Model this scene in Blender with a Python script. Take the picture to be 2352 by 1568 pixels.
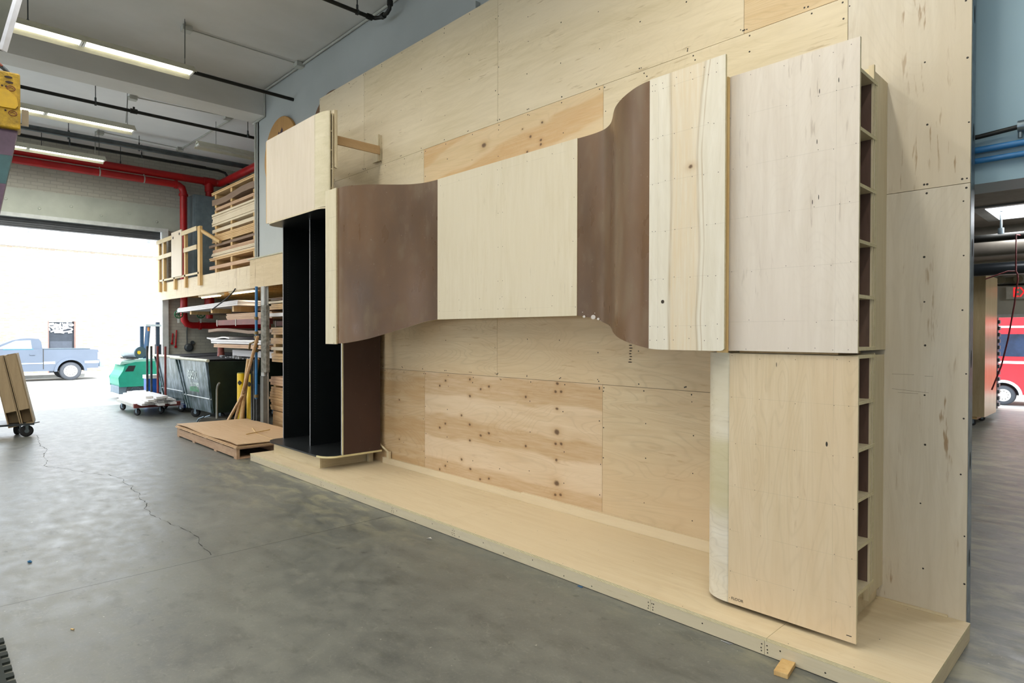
import bpy, math, random
from mathutils import Vector, Matrix
random.seed(7)
SC = bpy.context.scene
for _o in list(bpy.data.objects): bpy.data.objects.remove(_o)
COL = SC.collection
PI = math.pi

# ------------------------------------------------------------------ camera
CAM_H = 1.6257
cd = bpy.data.cameras.new('camera'); cam = bpy.data.objects.new('camera', cd); COL.objects.link(cam)
cd.sensor_width = 36.0; cd.lens = 1427.16 / 2352 * 36; cd.clip_end = 300
r = Vector((0.69295723, 0.72097525, 0.00222802)); u = Vector((-0.00937081, 0.00591655, 0.99993859)); f = Vector((-0.72091779, 0.69293556, -0.01085604))
cam.matrix_world = Matrix(((r.x, u.x, -f.x, 0), (r.y, u.y, -f.y, 0), (r.z, u.z, -f.z, CAM_H), (0, 0, 0, 1)))
SC.camera = cam
# ------------------------------------------------------------------ world, sun, exposure
SC.view_settings.view_transform = 'Standard'; SC.view_settings.look = 'None'; SC.view_settings.gamma = 1.0
SC.view_settings.use_curve_mapping = False
SC.view_settings.exposure = -0.15
W = bpy.data.worlds.new('sky'); SC.world = W; W.use_nodes = True
bg = W.node_tree.nodes['Background']; bg.inputs[0].default_value = (0.79, 0.89, 1.0, 1); bg.inputs[1].default_value = 7.5
sl = bpy.data.lights.new('sun', 'SUN'); sl.energy = 8.0; sl.angle = 0.01; sl.color = (1, .97, .92)
so = bpy.data.objects.new('sun', sl); COL.objects.link(so)
so.rotation_euler = Vector((-0.62, -0.22, -0.9)).to_track_quat('-Z', 'Y').to_euler()
# every fluorescent row carries its own area lamp; all rows of the shop, seen or above / behind the viewer
TUBE_W = 47.0
def tube_light(x, y, z, power=TUBE_W, ln=2.4):
    l = bpy.data.lights.new('fluorescent', 'AREA'); l.shape = 'RECTANGLE'; l.size = .16; l.size_y = ln
    l.energy = power; l.color = (1.0, .98, .93)
    o = bpy.data.objects.new('fluorescent', l); COL.objects.link(o); o.location = (x, y, z)
    return o

# ------------------------------------------------------------------ helpers
def hexc(h):
    h = h.lstrip('#'); v = [int(h[i:i + 2], 16) / 255 for i in (0, 2, 4)]
    return tuple((c / 12.92 if c <= .04045 else ((c + .055) / 1.055) ** 2.4) for c in v) + (1,)
class N:
    def __init__(s, name):
        s.m = bpy.data.materials.new(name); s.m.use_nodes = True; s.t = s.m.node_tree; s.n = s.t.nodes; s.l = s.t.links
        s.b = s.n['Principled BSDF']; s.tc = s.n.new('ShaderNodeTexCoord')
        s.obj = s.tc.outputs['Object']; s.org = (0, 0, 0)
    def put(s, sock, v):
        if hasattr(v, 'links') or isinstance(v, bpy.types.NodeSocket): s.l.new(v, sock)
        else: sock.default_value = v
    def math(s, op, a, b=0.0, c=None, clamp=False):
        n = s.n.new('ShaderNodeMath'); n.operation = op; n.use_clamp = clamp
        s.put(n.inputs[0], a); s.put(n.inputs[1], b)
        if c is not None: s.put(n.inputs[2], c)
        return n.outputs[0]
    def map(s, scale=(1, 1, 1), loc=(0, 0, 0), src=None):
        n = s.n.new('ShaderNodeMapping'); s.l.new(src or s.obj, n.inputs[0]); n.inputs['Scale'].default_value = scale; n.inputs['Location'].default_value = loc
        return n.outputs[0]
    def noise(s, vec, scale=5, detail=4, rough=.5, dist=0):
        n = s.n.new('ShaderNodeTexNoise'); s.l.new(vec, n.inputs['Vector']); n.inputs['Scale'].default_value = scale
        n.inputs['Detail'].default_value = detail; n.inputs['Roughness'].default_value = rough; n.inputs['Distortion'].default_value = dist
        return n.outputs[0]
    def mix(s, fac, a, b):
        n = s.n.new('ShaderNodeMix'); n.data_type = 'RGBA'; s.put(n.inputs[0], fac); s.put(n.inputs[6], a); s.put(n.inputs[7], b)
        return n.outputs[2]
    def rng(s, v, a, b, c=0.0, d=1.0):
        n = s.n.new('ShaderNodeMapRange'); s.put(n.inputs[0], v)
        for i, q in enumerate((a, b, c, d)): n.inputs[i + 1].default_value = q
        return n.outputs[0]
    def xyz(s, src=None):
        n = s.n.new('ShaderNodeSeparateXYZ')
        if src is None and any(s.org):
            a = s.n.new('ShaderNodeVectorMath'); a.operation = 'ADD'; s.l.new(s.obj, a.inputs[0]); a.inputs[1].default_value = s.org; src = a.outputs[0]
        s.l.new(src or s.obj, n.inputs[0]); return n.outputs
    def comb(s, x, y, z):
        n = s.n.new('ShaderNodeCombineXYZ')
        for i, q in enumerate((x, y, z)): s.put(n.inputs[i], q)
        return n.outputs[0]
    def bump(s, h, strength=.2, dist=.01):
        n = s.n.new('ShaderNodeBump'); s.l.new(h, n.inputs['Height']); n.inputs['Strength'].default_value = strength; n.inputs['Distance'].default_value = dist
        s.l.new(n.outputs[0], s.b.inputs['Normal'])
    def col(s, c): s.put(s.b.inputs['Base Color'], c)
    def set(s, rough=.5, metal=0, spec=.5):
        s.b.inputs['Roughness'].default_value = rough; s.b.inputs['Metallic'].default_value = metal; s.b.inputs['Specular IOR Level'].default_value = spec
        return s.m
MATS = {}
def plain(name, h, rough=.5, metal=0, var=.08, scale=6, spec=.5, bump=0):
    if name in MATS: return MATS[name]
    n = N(name); c = hexc(h)
    d = tuple(x * (1 - var * 2.2) for x in c[:3]) + (1,); e = tuple(min(1, x * (1 + var)) for x in c[:3]) + (1,)
    q = n.noise(n.obj, scale, 5, .6)
    n.col(n.mix(n.rng(q, .3, .7), d, e))
    if bump: n.bump(n.noise(n.obj, scale * 6, 4), bump)
    MATS[name] = n.set(rough, metal, spec); return MATS[name]
def emit(name, h, s):
    if name in MATS: return MATS[name]
    n = N(name); n.b.inputs['Base Color'].default_value = hexc(h); n.b.inputs['Emission Color'].default_value = hexc(h); n.b.inputs['Emission Strength'].default_value = s
    MATS[name] = n.set(.4); return n.m
def soft(c, k=.09, g=.96):
    l = .2126 * c[0] + .7152 * c[1] + .0722 * c[2]
    return tuple(min(.95, (v + (l - v) * k) * g * w) for v, w in zip(c[:3], (1.01, .98, .99))) + (1,)
def ply(name, light, dark, axis='x', fleck='#8a6a48', fl=.35, rings=.25, tint=None, rough=.55, extra=None, scale=1.0, seed=0.0, org=(0, 0, 0)):
    """birch / maple plywood face: stretched grain, thin cathedral lines, short brown flecks. axis = direction of the grain"""
    if name in MATS: return MATS[name]
    n = N(name); n.org = org; L, D, F = soft(hexc(light)), soft(hexc(dark)), hexc(fleck)
    def sc(a, b): return tuple((a if ax == axis else b) * scale for ax in 'xyz')
    off = (seed * 1.7, seed * 2.3, seed * 3.1)
    g = n.noise(n.map(sc(.9, 9), off), 2.2, 7, .62, .4)
    c = n.mix(n.rng(g, .32, .68), D, L)
    w = n.noise(n.map(sc(.35, 1.6), off), 1.6, 2, .4, .9)
    s1 = n.math('SINE', n.math('MULTIPLY', w, 95.0)); ln = n.math('POWER', n.math('ABSOLUTE', s1), 14.0)
    c = n.mix(n.math('MULTIPLY', ln, rings), c, tuple(x * .72 for x in D[:3]) + (1,))
    big = n.noise(n.map(sc(.5, 1.1), off), 1.1, 3, .5)
    if tint: c = n.mix(n.rng(big, .42, .66, 0, .75), c, soft(hexc(tint)))
    fk = n.noise(n.map(sc(4.5, 34), off), 1.3, 3, .5); fm = n.rng(n.noise(n.map(sc(.8, 1.6), off), 1.7, 2), .48, .62)
    c = n.mix(n.math('MULTIPLY', n.math('MULTIPLY', n.rng(fk, .62, .72), fm), fl), c, F)
    if extra: c = extra(n, c)
    n.col(c); n.bump(g, .06, .004)
    MATS[name] = n.set(rough, 0, .35); return n.m
def edge(name, axis='z', step=.0026, a='#e2d6b0', b='#9c8a5f'):
    """visible veneer layers on a plywood edge; axis = thickness direction"""
    if name in MATS: return MATS[name]
    n = N(name); o = n.xyz()['xyz'.index(axis)]
    s = n.math('SINE', n.math('MULTIPLY', o, 2 * PI / (step * 2)))
    q = n.noise(n.obj, 40, 2)
    n.col(n.mix(n.math('MULTIPLY', n.rng(s, -.2, .6), n.rng(q, .3, .6, .6, 1)), hexc(a), hexc(b)))
    MATS[name] = n.set(.7); return n.m

class MB:
    def __init__(s): s.v = []; s.f = []; s.m = []; s.sm = []
    def add(s, vs, fs, mi=0, smooth=False):
        b = len(s.v); s.v += [Vector(q) for q in vs]
        for q in fs: s.f.append([b + i for i in q]); s.m.append(mi); s.sm.append(smooth)
        return s
    def box(s, x0, x1, y0, y1, z0, z1, mi=0, M=None):
        x0, x1 = min(x0, x1), max(x0, x1); y0, y1 = min(y0, y1), max(y0, y1); z0, z1 = min(z0, z1), max(z0, z1)
        v = [Vector((x, y, z)) for z in (z0, z1) for y in (y0, y1) for x in (x0, x1)]
        if M: v = [M @ q for q in v]
        return s.add(v, [(0, 2, 3, 1), (4, 5, 7, 6), (0, 1, 5, 4), (2, 6, 7, 3), (0, 4, 6, 2), (1, 3, 7, 5)], mi)
    def hexa(s, bot, top, mi=0):
        return s.add(list(bot) + list(top), [(3, 2, 1, 0), (4, 5, 6, 7), (0, 1, 5, 4), (1, 2, 6, 5), (2, 3, 7, 6), (3, 0, 4, 7)], mi)
    def prism(s, poly, z0, z1, mi=0, mside=None, M=None, smooth=False, axis='z'):
        n = len(poly); ms = mi if mside is None else mside
        def P(p, z):
            v = {'z': (p[0], p[1], z), 'x': (z, p[0], p[1]), 'y': (p[0], z, p[1])}[axis]
            v = Vector(v); return M @ v if M else v
        vs = [P(p, z0) for p in poly] + [P(p, z1) for p in poly]
        s.add(vs, [list(range(n))[::-1], list(range(n, 2 * n))], mi)
        b = len(s.v); s.add(vs, [(i, (i + 1) % n, n + (i + 1) % n, n + i) for i in range(n)], ms, smooth)
        return s
    def tube(s, path, r, n=12, mi=0, cap=True):
        P = [Vector(q) for q in path]; R_ = r if isinstance(r, (list, tuple)) else [r] * len(P)
        rings = []; up = None
        for i, p in enumerate(P):
            t = (P[min(i + 1, len(P) - 1)] - P[max(i - 1, 0)]).normalized()
            if up is None: up = t.orthogonal().normalized()
            up = (up - t * up.dot(t)); up = up.normalized() if up.length > 1e-6 else t.orthogonal().normalized()
            w = t.cross(up)
            rings.append([p + (up * math.cos(2 * PI * k / n) + w * math.sin(2 * PI * k / n)) * R_[i] for k in range(n)])
        vs = [q for ring in rings for q in ring]; fs = []
        for i in range(len(P) - 1):
            for k in range(n): fs.append((i * n + k, i * n + (k + 1) % n, (i + 1) * n + (k + 1) % n, (i + 1) * n + k))
        s.add(vs, fs, mi, True)
        if cap: s.add(rings[0], [list(range(n))[::-1]], mi); s.add(rings[-1], [list(range(n))], mi)
        return s
    def lathe(s, c, axis, prof, n=28, mi=0):
        """prof: (distance along axis, radius)"""
        a = Vector(axis).normalized(); o = a.orthogonal().normalized(); w = a.cross(o); c = Vector(c); vs = []; fs = []
        for (h, q) in prof:
            for k in range(n): vs.append(c + a * h + (o * math.cos(2 * PI * k / n) + w * math.sin(2 * PI * k / n)) * max(q, 1e-4))
        for i in range(len(prof) - 1):
            for k in range(n): fs.append((i * n + k, i * n + (k + 1) % n, (i + 1) * n + (k + 1) % n, (i + 1) * n + k))
        s.add(vs, fs, mi, True)
        s.add(vs[:n], [list(range(n))[::-1]], mi); s.add(vs[-n:], [list(range(n))], mi)
        return s
    def disc(s, c, nrm, r, mi=0, n=8, sx=1.0):
        a = Vector(nrm).normalized(); o = Vector((0, 0, 1)) if abs(a.z) < .9 else Vector((1, 0, 0)); w = a.cross(o).normalized(); o = w.cross(a)
        c = Vector(c); return s.add([c + (o * math.cos(2 * PI * k / n) + w * sx * math.sin(2 * PI * k / n)) * r for k in range(n)], [list(range(n))], mi)
    def build(s, name, mats, parent=None, bevel=0, world=True, origin=None):
        L = Vector((0, 0, 0))
        if parent is not None and world: L = parent.matrix_basis.translation if parent.parent is None else parent.parent.matrix_basis.translation
        if parent is None and origin is not None: L = Vector(origin)
        me = bpy.data.meshes.new(name); me.from_pydata([(q - L)[:] for q in s.v], [], s.f)
        mats = mats if isinstance(mats, (list, tuple)) else [mats]
        for m in mats: me.materials.append(m)
        for p, mi, sm in zip(me.polygons, s.m, s.sm): p.material_index = min(mi, len(mats) - 1); p.use_smooth = sm
        me.update()
        o = bpy.data.objects.new(name, me); COL.objects.link(o)
        if parent is not None: o.parent = parent
        elif origin is not None: o.location = L
        if bevel:
            bm_ = o.modifiers.new('bevel', 'BEVEL'); bm_.width = bevel; bm_.segments = 2; bm_.limit_method = 'ANGLE'; bm_.angle_limit = .6
        return o
def tag(o, label, cat, group=None):
    o['label'] = label; o['category'] = cat
    if group: o['group'] = group
    return o
def thing(name, label, cat, loc, group=None):
    o = bpy.data.objects.new(name, None); COL.objects.link(o); o.location = loc; o.empty_display_size = .1
    return tag(o, label, cat, group)
def struct(o): o['kind'] = 'structure'; return o
def one(mb, name, mats, label, cat, origin, group=None, bevel=0):
    return tag(mb.build(name, mats, None, bevel, origin=origin), label, cat, group)
def arc(cx, cy, r, a0, a1, n=10, ry=None):
    ry = ry or r
    return [(cx + r * math.cos(math.radians(a0 + (a1 - a0) * i / n)), cy + ry * math.sin(math.radians(a0 + (a1 - a0) * i / n))) for i in range(n + 1)]
def text_mesh(body, size, M, mat, name, parent, thick=.002):
    cu = bpy.data.curves.new(name, 'FONT'); cu.body = body; cu.size = size; cu.extrude = thick; cu.align_x = 'CENTER'; cu.align_y = 'CENTER'
    t = bpy.data.objects.new(name, cu); COL.objects.link(t)
    bpy.context.view_layer.update()
    me = bpy.data.meshes.new_from_object(t.evaluated_get(bpy.context.evaluated_depsgraph_get()))
    bpy.data.objects.remove(t); me.transform(M)
    me.materials.clear(); me.materials.append(mat)
    o = bpy.data.objects.new(name, me); COL.objects.link(o); o.parent = parent
    return o

# ------------------------------------------------------------------ materials
WALLX = 4.05
def wall_tint(n, c): return c
P_TOP = [ply('ply_top_%d' % i, '#d9cba6', '#cabb93', 'x', '#8d744e', .5, .12, '#dccfae', seed=i + 1) for i in range(3)]
P_ROWC = [ply('ply_warm_%d' % i, '#d5c29a', '#c8b086', 'x', '#8a5d35', .3, .3, '#d2b68a', seed=i + 4) for i in range(3)]
P_RIGHT = [ply('ply_upright_%d' % i, '#d3cbb5', '#c6bca3', 'z', '#8a6a42', .8, .1, '#cdbfa0', seed=i + 8) for i in range(2)]
KN = [(-5.226, 1.135), (-5.329, 1.079), (-4.829, 1.173), (-4.828, 1.004), (-4.66, 1.083), (-4.54, 1.119), (-4.028, 1.053), (-3.662, 1.127), (-3.596, 1.131), (-3.641, 1.2), (-3.646, .98), (-4.962, .795), (-5.231, .682), (-5.329, .629), (-4.828, .713), (-4.659, .622), (-4.539, .661), (-4.827, .553), (-4.027, .6), (-3.645, .775, 1.9), (-3.66, .67), (-3.594, .678), (-3.648, .527), (-4.961, .342), (-5.23, .234), (-5.328, .181), (-4.822, .267), (-4.665, .184), (-4.537, .214), (-3.647, .326, 1.9), (-3.662, .22), (-3.6, .232)]
def knots(pts, ox, oz, r0=.023):
    def ex(n, c):
        X, Y, Z = n.xyz()
        wob = n.noise(n.map((1, 1, 1)), 14, 3, .6)
        x2 = n.math('ADD', X, n.math('MULTIPLY', n.math('SUBTRACT', wob, .5), .03)); z2 = n.math('ADD', Z, n.math('MULTIPLY', n.math('SUBTRACT', wob, .5), -.02))
        core = 0.0; halo = 0.0
        for k in pts:
            s_ = (k[2] if len(k) > 2 else 1.0) * r0
            dx = n.math('SUBTRACT', x2, k[0] - ox); dz = n.math('SUBTRACT', z2, k[1] - oz)
            d = n.math('SQRT', n.math('ADD', n.math('MULTIPLY', dx, dx), n.math('MULTIPLY', n.math('MULTIPLY', dz, dz), 1.6)))
            core = n.math('MAXIMUM', core, n.rng(d, s_ * .4, s_ * .85, 1, 0)); halo = n.math('MAXIMUM', halo, n.rng(d, s_ * .5, s_ * 3.2, 1, 0))
        c = n.mix(n.math('MULTIPLY', n.math('MULTIPLY', halo, halo), .42), c, hexc('#a57b48'))
        return n.mix(n.math('MULTIPLY', core, .9), c, hexc('#5d4530'))
    return ex
def bands(period, phase, col, amt, ox=0, slope=0.0):
    def ex(n, c):
        X, Y, Z = n.xyz(); q = n.noise(n.map((.55, 1, 2.2)), 1.5, 3, .5)
        z = n.math('ADD', n.math('ADD', Z, n.math('MULTIPLY', X, slope)), n.math('MULTIPLY', n.math('SUBTRACT', q, .5), .34))
        s_ = n.math('SINE', n.math('MULTIPLY', n.math('ADD', z, phase), 2 * PI / period))
        fine = n.noise(n.map((1.2, 1, 16)), 3, 5, .6)
        m_ = n.math('MULTIPLY', n.rng(s_, -.1, .35), n.rng(fine, .3, .62, .45, 1))
        return n.mix(n.math('MULTIPLY', m_, amt), c, hexc(col))
    return ex
def chain(*fs):
    def ex(n, c):
        for q in fs: c = q(n, c)
        return c
    return ex
P_KNOT = ply('ply_knotty', '#dbc49f', '#ceb389', 'x', '#8a5d35', .2, .25, '#dfc9a6', extra=chain(bands(.455, -.99, '#ae8856', .58), knots(KN, 0, 0)), seed=14, org=(-4.4, 4.06, 0))
KU = [(-4.62, 3.49, 1.9), (-3.98, 3.43), (-4.02, 3.3, .9), (-3.85, 3.33), (-3.85, 3.37), (-3.83, 3.52, .8), (-3.86, 3.14, .9), (-4.08, 3.52, .6), (-4.6, 3.2, .7)]
P_KNOTU = ply('ply_knotty_upper', '#d9c093', '#d0b684', 'x', '#8a5d35', .15, .2, '#dcc79e', extra=chain(bands(.42, -3.33, '#c0935a', .6, 0, -.12), knots(KU, 0, 0)), seed=17, org=(-4.4, 4.06, 0))
P_KNOTL = ply('ply_pale_patches', '#cdb48a', '#bf9f70', 'x', '#8a5d35', .2, .3, extra=chain(bands(.46, -.9, '#b08a58', .45), knots([(-6.099, .868, .7), (-6.099, .409, .7)], 0, 0)), seed=19, org=(-4.4, 4.06, 0))
P_PLAT = [ply('ply_platform_%d' % i, '#dccda8', '#d1be95', 'x' if i < 2 else 'x', '#a08050', .22, .12, '#dbc9a2', seed=i + 21) for i in range(3)]
P_FASC = ply('ply_platform_front', '#cfc5a6', '#c2b695', 'x', '#8a744c', .35, .12, '#c9bd9c', seed=26)
def pencil(zs, xs, ox, oz, w=.0014, amt=.2):
    def ex(n, c):
        X, Y, Z = n.xyz(); m_ = 0.0; br = n.rng(n.noise(n.map((3, 3, 3)), 2, 2), .38, .5)
        for z in zs: m_ = n.math('MAXIMUM', m_, n.rng(n.math('ABSOLUTE', n.math('SUBTRACT', Z, z - oz)), w * .5, w, 1, 0))
        for x in xs: m_ = n.math('MAXIMUM', m_, n.rng(n.math('ABSOLUTE', n.math('SUBTRACT', X, x - ox)), w * .5, w, 1, 0))
        return n.mix(n.math('MULTIPLY', n.math('MULTIPLY', m_, br), amt), c, hexc('#77705e'))
    return ex
P_CABU = ply('ply_cabinet_white', '#ddd5c4', '#d3c9b6', 'z', '#7a6248', .4, .07, '#d9cebd', extra=pencil([2.83, 2.55, 2.27, 1.98, 1.7], [-1.11], 0, 0), seed=31, org=(-1.45, 3.7, 1.53))
P_CABL = ply('ply_cabinet_cream', '#d9c7a2', '#cdb78e', 'z', '#8a5a34', .3, .2, '#d8c09a', extra=pencil([1.28, 1.03, .78, .53, .3], [-1.12], 0, 0), seed=33, org=(-1.45, 3.7, .094))
def green_patch(n, c):
    X, Y, Z = n.xyz(); q = n.noise(n.map((2, 2, 2)), 3, 3)
    zz = n.math('ADD', Z, n.math('MULTIPLY', q, .08))
    m_ = n.math('MULTIPLY', n.rng(zz, .60, .70), n.rng(zz, 1.05, 1.09, 1, 0))
    return n.mix(n.math('MULTIPLY', m_, .55), c, hexc('#b3a672'))
P_CURVE = ply('ply_bent_pale', '#dcd6c2', '#d0c7ae', 'x', '#8f7a54', .2, .3, '#d4cba8', extra=green_patch, seed=36, org=(-1.45, 3.7, .094))
def heart(n, c):
    X, Y, Z = n.xyz()
    q1 = n.math('SUBTRACT', n.noise(n.comb(0.0, 3.0, n.math('MULTIPLY', Z, .5)), 1.6, 2, .4), .5)
    q2 = n.math('SUBTRACT', n.noise(n.comb(5.0, 1.0, n.math('MULTIPLY', Z, .55)), 1.8, 2, .4), .5)
    b1 = n.math('ADD', -1.985, n.math('MULTIPLY', q1, .10)); b2 = n.math('ADD', -1.79, n.math('MULTIPLY', q2, .30))
    d1 = n.math('SUBTRACT', X, b1); d2 = n.math('SUBTRACT', b2, X)
    ins = n.math('MULTIPLY', n.rng(d1, -.005, .012), n.rng(d2, -.005, .012))
    fine = n.noise(n.map((22, 1, 1.1)), 3, 5, .6)
    c = n.mix(n.math('MULTIPLY', ins, n.rng(fine, .3, .7, .25, .85)), c, hexc('#d2bd9a'))
    for d_, w in ((d1, .014), (d2, .012), (n.math('ADD', d2, .028), .006)):
        c = n.mix(n.math('MULTIPLY', n.rng(n.math('ABSOLUTE', n.math('ADD', d_, .002)), w * .1, w, 1, 0), n.rng(fine, .25, .6, .12, .6)), c, hexc('#a38a62'))
    return knots([(-1.855, 2.585, .9)], 0, 0)(n, c)
P_HEART = ply('ply_heartwood', '#dfdac6', '#d5ceb6', 'z', '#8a7a5a', .15, .06, extra=chain(heart, pencil([3.08, 2.8, 2.53, 2.24, 1.96, 1.68], [-2.07], 0, 0)), seed=38, org=(-3.9, 3.9, 2.3))
P_MID = ply('ply_middle', '#dcd3b7', '#cfc39f', 'z', '#8a7a54', .3, .05, '#d8ceb0', extra=pencil([1.85, 3.08], [-4.02], 0, 0), seed=41, org=(-3.9, 3.9, 2.3))
P_END = ply('ply_end', '#d9d1b2', '#cdc29c', 'z', '#8a7a54', .2, .1, extra=pencil([2.86, 2.58, 2.3, 2.02], [], 0, 0, .004), seed=43, org=(-3.9, 3.9, 2.3))
P_BOX = ply('ply_box_front', '#dbcfb8', '#d3c6ac', 'z', '#9a8a68', .08, .05, seed=45)
P_BOXC = ply('ply_box_curve', '#d8cfae', '#ccc39c', 'x', '#8f8460', .2, .12, seed=47)
P_PINE = ply('pine', '#d8b878', '#c79f5c', 'z', '#8f6a34', .2, .1, seed=49)
P_PLYGEN = ply('ply_general', '#d8cca9', '#cbbd95', 'z', '#8f7a50', .2, .1, seed=51)
P_GENX = ply('ply_general_x', '#d8c9a2', '#cbb98d', 'x', '#8f7a50', .2, .1, seed=52)
E_Z = edge('ply_edge_z', 'z', .0030); E_Y = edge('ply_edge_y', 'y', .0030); E_X = edge('ply_edge_x', 'x', .0030)
SCREW = plain('screw_head', '#38332c', .5, .5)
PENCIL = plain('marker_ink', '#1c1814', .7)
def brown_mat(name, a, b, c_, rough, seed):
    n = N(name); off = (seed, seed * 2, seed)
    q = n.noise(n.map((.9, .9, .35), off), 2.4, 5, .55); q2 = n.noise(n.map((2, 2, 1), off), 3, 3)
    c = n.mix(n.rng(q, .35, .65), hexc(a), hexc(b)); c = n.mix(n.rng(q2, .52, .72, 0, .6), c, hexc(c_))
    sp = n.noise(n.map((1, 1, 1), off), 55, 2); c = n.mix(n.rng(sp, .72, .78, 0, .35), c, hexc('#b8a590'))
    n.col(c); rr = n.rng(q2, .3, .7, rough - .08, rough + .12); n.l.new(rr, n.b.inputs['Roughness'])
    n.b.inputs['Specular IOR Level'].default_value = .35; n.bump(n.noise(n.map((30, 30, 2)), 3, 3), .03, .002); return n.m
BROWN = brown_mat('brown_phenolic', '#6f5339', '#5c4632', '#78664f', .32, 1.0)
BROWN2 = brown_mat('brown_phenolic_dark', '#44302a', '#3e2c26', '#483731', .5, 5.0)
WALNUT = ply('walnut_panel', '#6a5145', '#543f35', 'z', '#3a2a24', .4, .1, '#85705f', seed=54)
BLACK = plain('black_laminate', '#0e1213', .5, 0, .12, 5, .25)
BLACKTOP = plain('black_laminate_scuffed', '#1f2224', .35, 0, .25, 9)
ALU = plain('edge_band_grey', '#8f9094', .4, .2)
STEEL = plain('galvanised_steel', '#7c8a92', .35, .8, .2, 14)
STEELD = plain('steel_dark', '#4a4e50', .45, .7, .2, 10)
RUBBER = plain('black_rubber', '#1d1d1f', .7)
WHITEM = plain('white_enamel', '#dfe0da', .4)
REDP = plain('red_pipe_paint', '#b5161a', .35, 0, .12, 3)
REDD = plain('red_rack_paint', '#6b1f1c', .5, 0, .15, 4)
YEL = plain('yellow_paint', '#e2bd1a', .4, 0, .08, 5)
GREENW = plain('green_wheel', '#1f6a3c', .4)
BLKPIPE = plain('black_iron_pipe', '#1e1f1c', .5, .3, .2, 8)
GREYPIPE = plain('grey_pipe', '#51575a', .45, .4, .15, 6)
CONDUIT = plain('painted_conduit', '#b4b5ac', .5)
PAINTW = plain('wall_paint_white', '#c9cbc6', .7, 0, .05, 2, bump=.04)

# ================================================================== SETTING
# floor: ground concrete with a sawn joint, a wandering crack, scuffs and sawdust
n = N('concrete_floor'); X, Y, Z = n.xyz()
q = n.noise(n.map((.55, .9, 1)), 1.3, 8, .62, .3); q2 = n.noise(n.map((2.5, 3.2, 1)), 2.2, 8, .7); q3 = n.noise(n.map((1, 1, 1)), 60, 3, .7)
c = n.mix(n.rng(q, .34, .66), hexc('#515350'), hexc('#676863')); c = n.mix(n.rng(q2, .35, .7, 0, .6), c, hexc('#7c7c73'))
dk = n.noise(n.map((1.2, 2.6, 1), (3, 7, 0)), 1.9, 4, .6); c = n.mix(n.rng(dk, .58, .74, 0, .6), c, hexc('#45463f'))
c = n.mix(n.math('MULTIPLY', n.rng(q3, .55, .75), .3), c, hexc('#8f8f86'))
mm = n.noise(n.map((1, 1.3, 1), (9, 4, 0)), 9, 7, .72, .4); c = n.mix(n.rng(mm, .42, .30, 0, .5), c, hexc('#40423e')); c = n.mix(n.rng(mm, .58, .72, 0, .45), c, hexc('#85867e'))
dots = n.noise(n.map((1, 1, 1), (2, 2, 0)), 34, 2, .5); c = n.mix(n.rng(dots, .74, .78, 0, .7), c, hexc('#b5b4a8')); sp = n.noise(n.map((1.5, 2.2, 1), (6, 1, 0)), 5, 3, .5); c = n.mix(n.rng(sp, .69, .73, 0, .5), c, hexc('#3a3b37'))
scr = n.noise(n.map((1.2, 5, 1), (0, 2, 0)), 2.3, 4, .6, .5); c = n.mix(n.rng(scr, .68, .76, 0, .16), c, hexc('#a3a298'))
fc = n.noise(n.map((1, 1, 1), (1, 8, 0)), 1.1, 5, .6); c = n.mix(n.math('MULTIPLY', n.rng(n.math('ABSOLUTE', n.math('SUBTRACT', fc, .5)), .0012, .0028, 1, 0), n.rng(dk, .45, .65, 0, .22)), c, hexc('#9b9a8e'))
# sawdust along the platform edge
sd = n.noise(n.map((1.1, 2.6, 1), (5, 0, 0)), 2.2, 6, .65, .6)
near = n.math('MULTIPLY', n.rng(Y, 2.0, 2.95), n.math('MULTIPLY', n.rng(X, -8.6, -7.9), n.rng(X, -5.4, -3.2, 1, 0)))
near2 = n.math('MULTIPLY', n.rng(Y, 2.86, 3.05), n.rng(X, -3.2, -.8, .2, .8))
c = n.mix(n.math('MULTIPLY', n.math('MULTIPLY', n.rng(sd, .46, .62), n.math('MAXIMUM', near, near2)), .5), c, hexc('#a9a384'))
j1 = n.rng(n.math('ABSOLUTE', n.math('ADD', X, n.math('ADD', 4.764, n.math('MULTIPLY', n.math('SUBTRACT', n.noise(n.obj, 12, 2), .5), .006)))), .003, .0065, 1, 0)
j2 = n.rng(n.math('ABSOLUTE', n.math('SUBTRACT', Y, 8.6)), .006, .012, 1, 0)
j2 = n.math('MULTIPLY', j2, n.rng(X, -2.5, -2.4))
c = n.mix(n.math('MULTIPLY', n.math('MAXIMUM', j1, j2), .85), c, hexc('#2f302b'))
n.col(c)
n.l.new(n.rng(q2, .3, .7, .30, .52), n.b.inputs['Roughness']); n.b.inputs['Specular IOR Level'].default_value = .5
hgt = n.math('SUBTRACT', n.noise(n.map((1, 1, 1)), 24, 5), n.math('MULTIPLY', n.math('MAXIMUM', j1, j2), 2.0)); n.bump(hgt, .12, .006)
FLOORM = n.m
CR = [(-12.455, 1.409), (-11.255, 1.306), (-10.852, 1.332), (-10.164, 1.21), (-9.843, 1.219), (-9.481, 1.139), (-9.364, 1.165), (-9.187, 1.286), (-8.912, 1.361), (-8.582, 1.467), (-8.41, 1.596), (-8.03, 1.669), (-7.74, 1.635), (-7.604, 1.666), (-7.373, 1.62), (-7.189, 1.642), (-7.042, 1.598), (-6.888, 1.583), (-6.828, 1.615), (-6.522, 1.542), (-6.254, 1.525), (-5.989, 1.55), (-5.72, 1.596), (-5.463, 1.62), (-5.314, 1.628), (-5.18, 1.586), (-4.948, 1.564), (-4.77, 1.571)]
fl = MB().box(-16.55, 8, -9, 9.0, -.2, 0).box(-6, 8, 9.0, 17.75, -.2, 0)
pts = []
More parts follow.
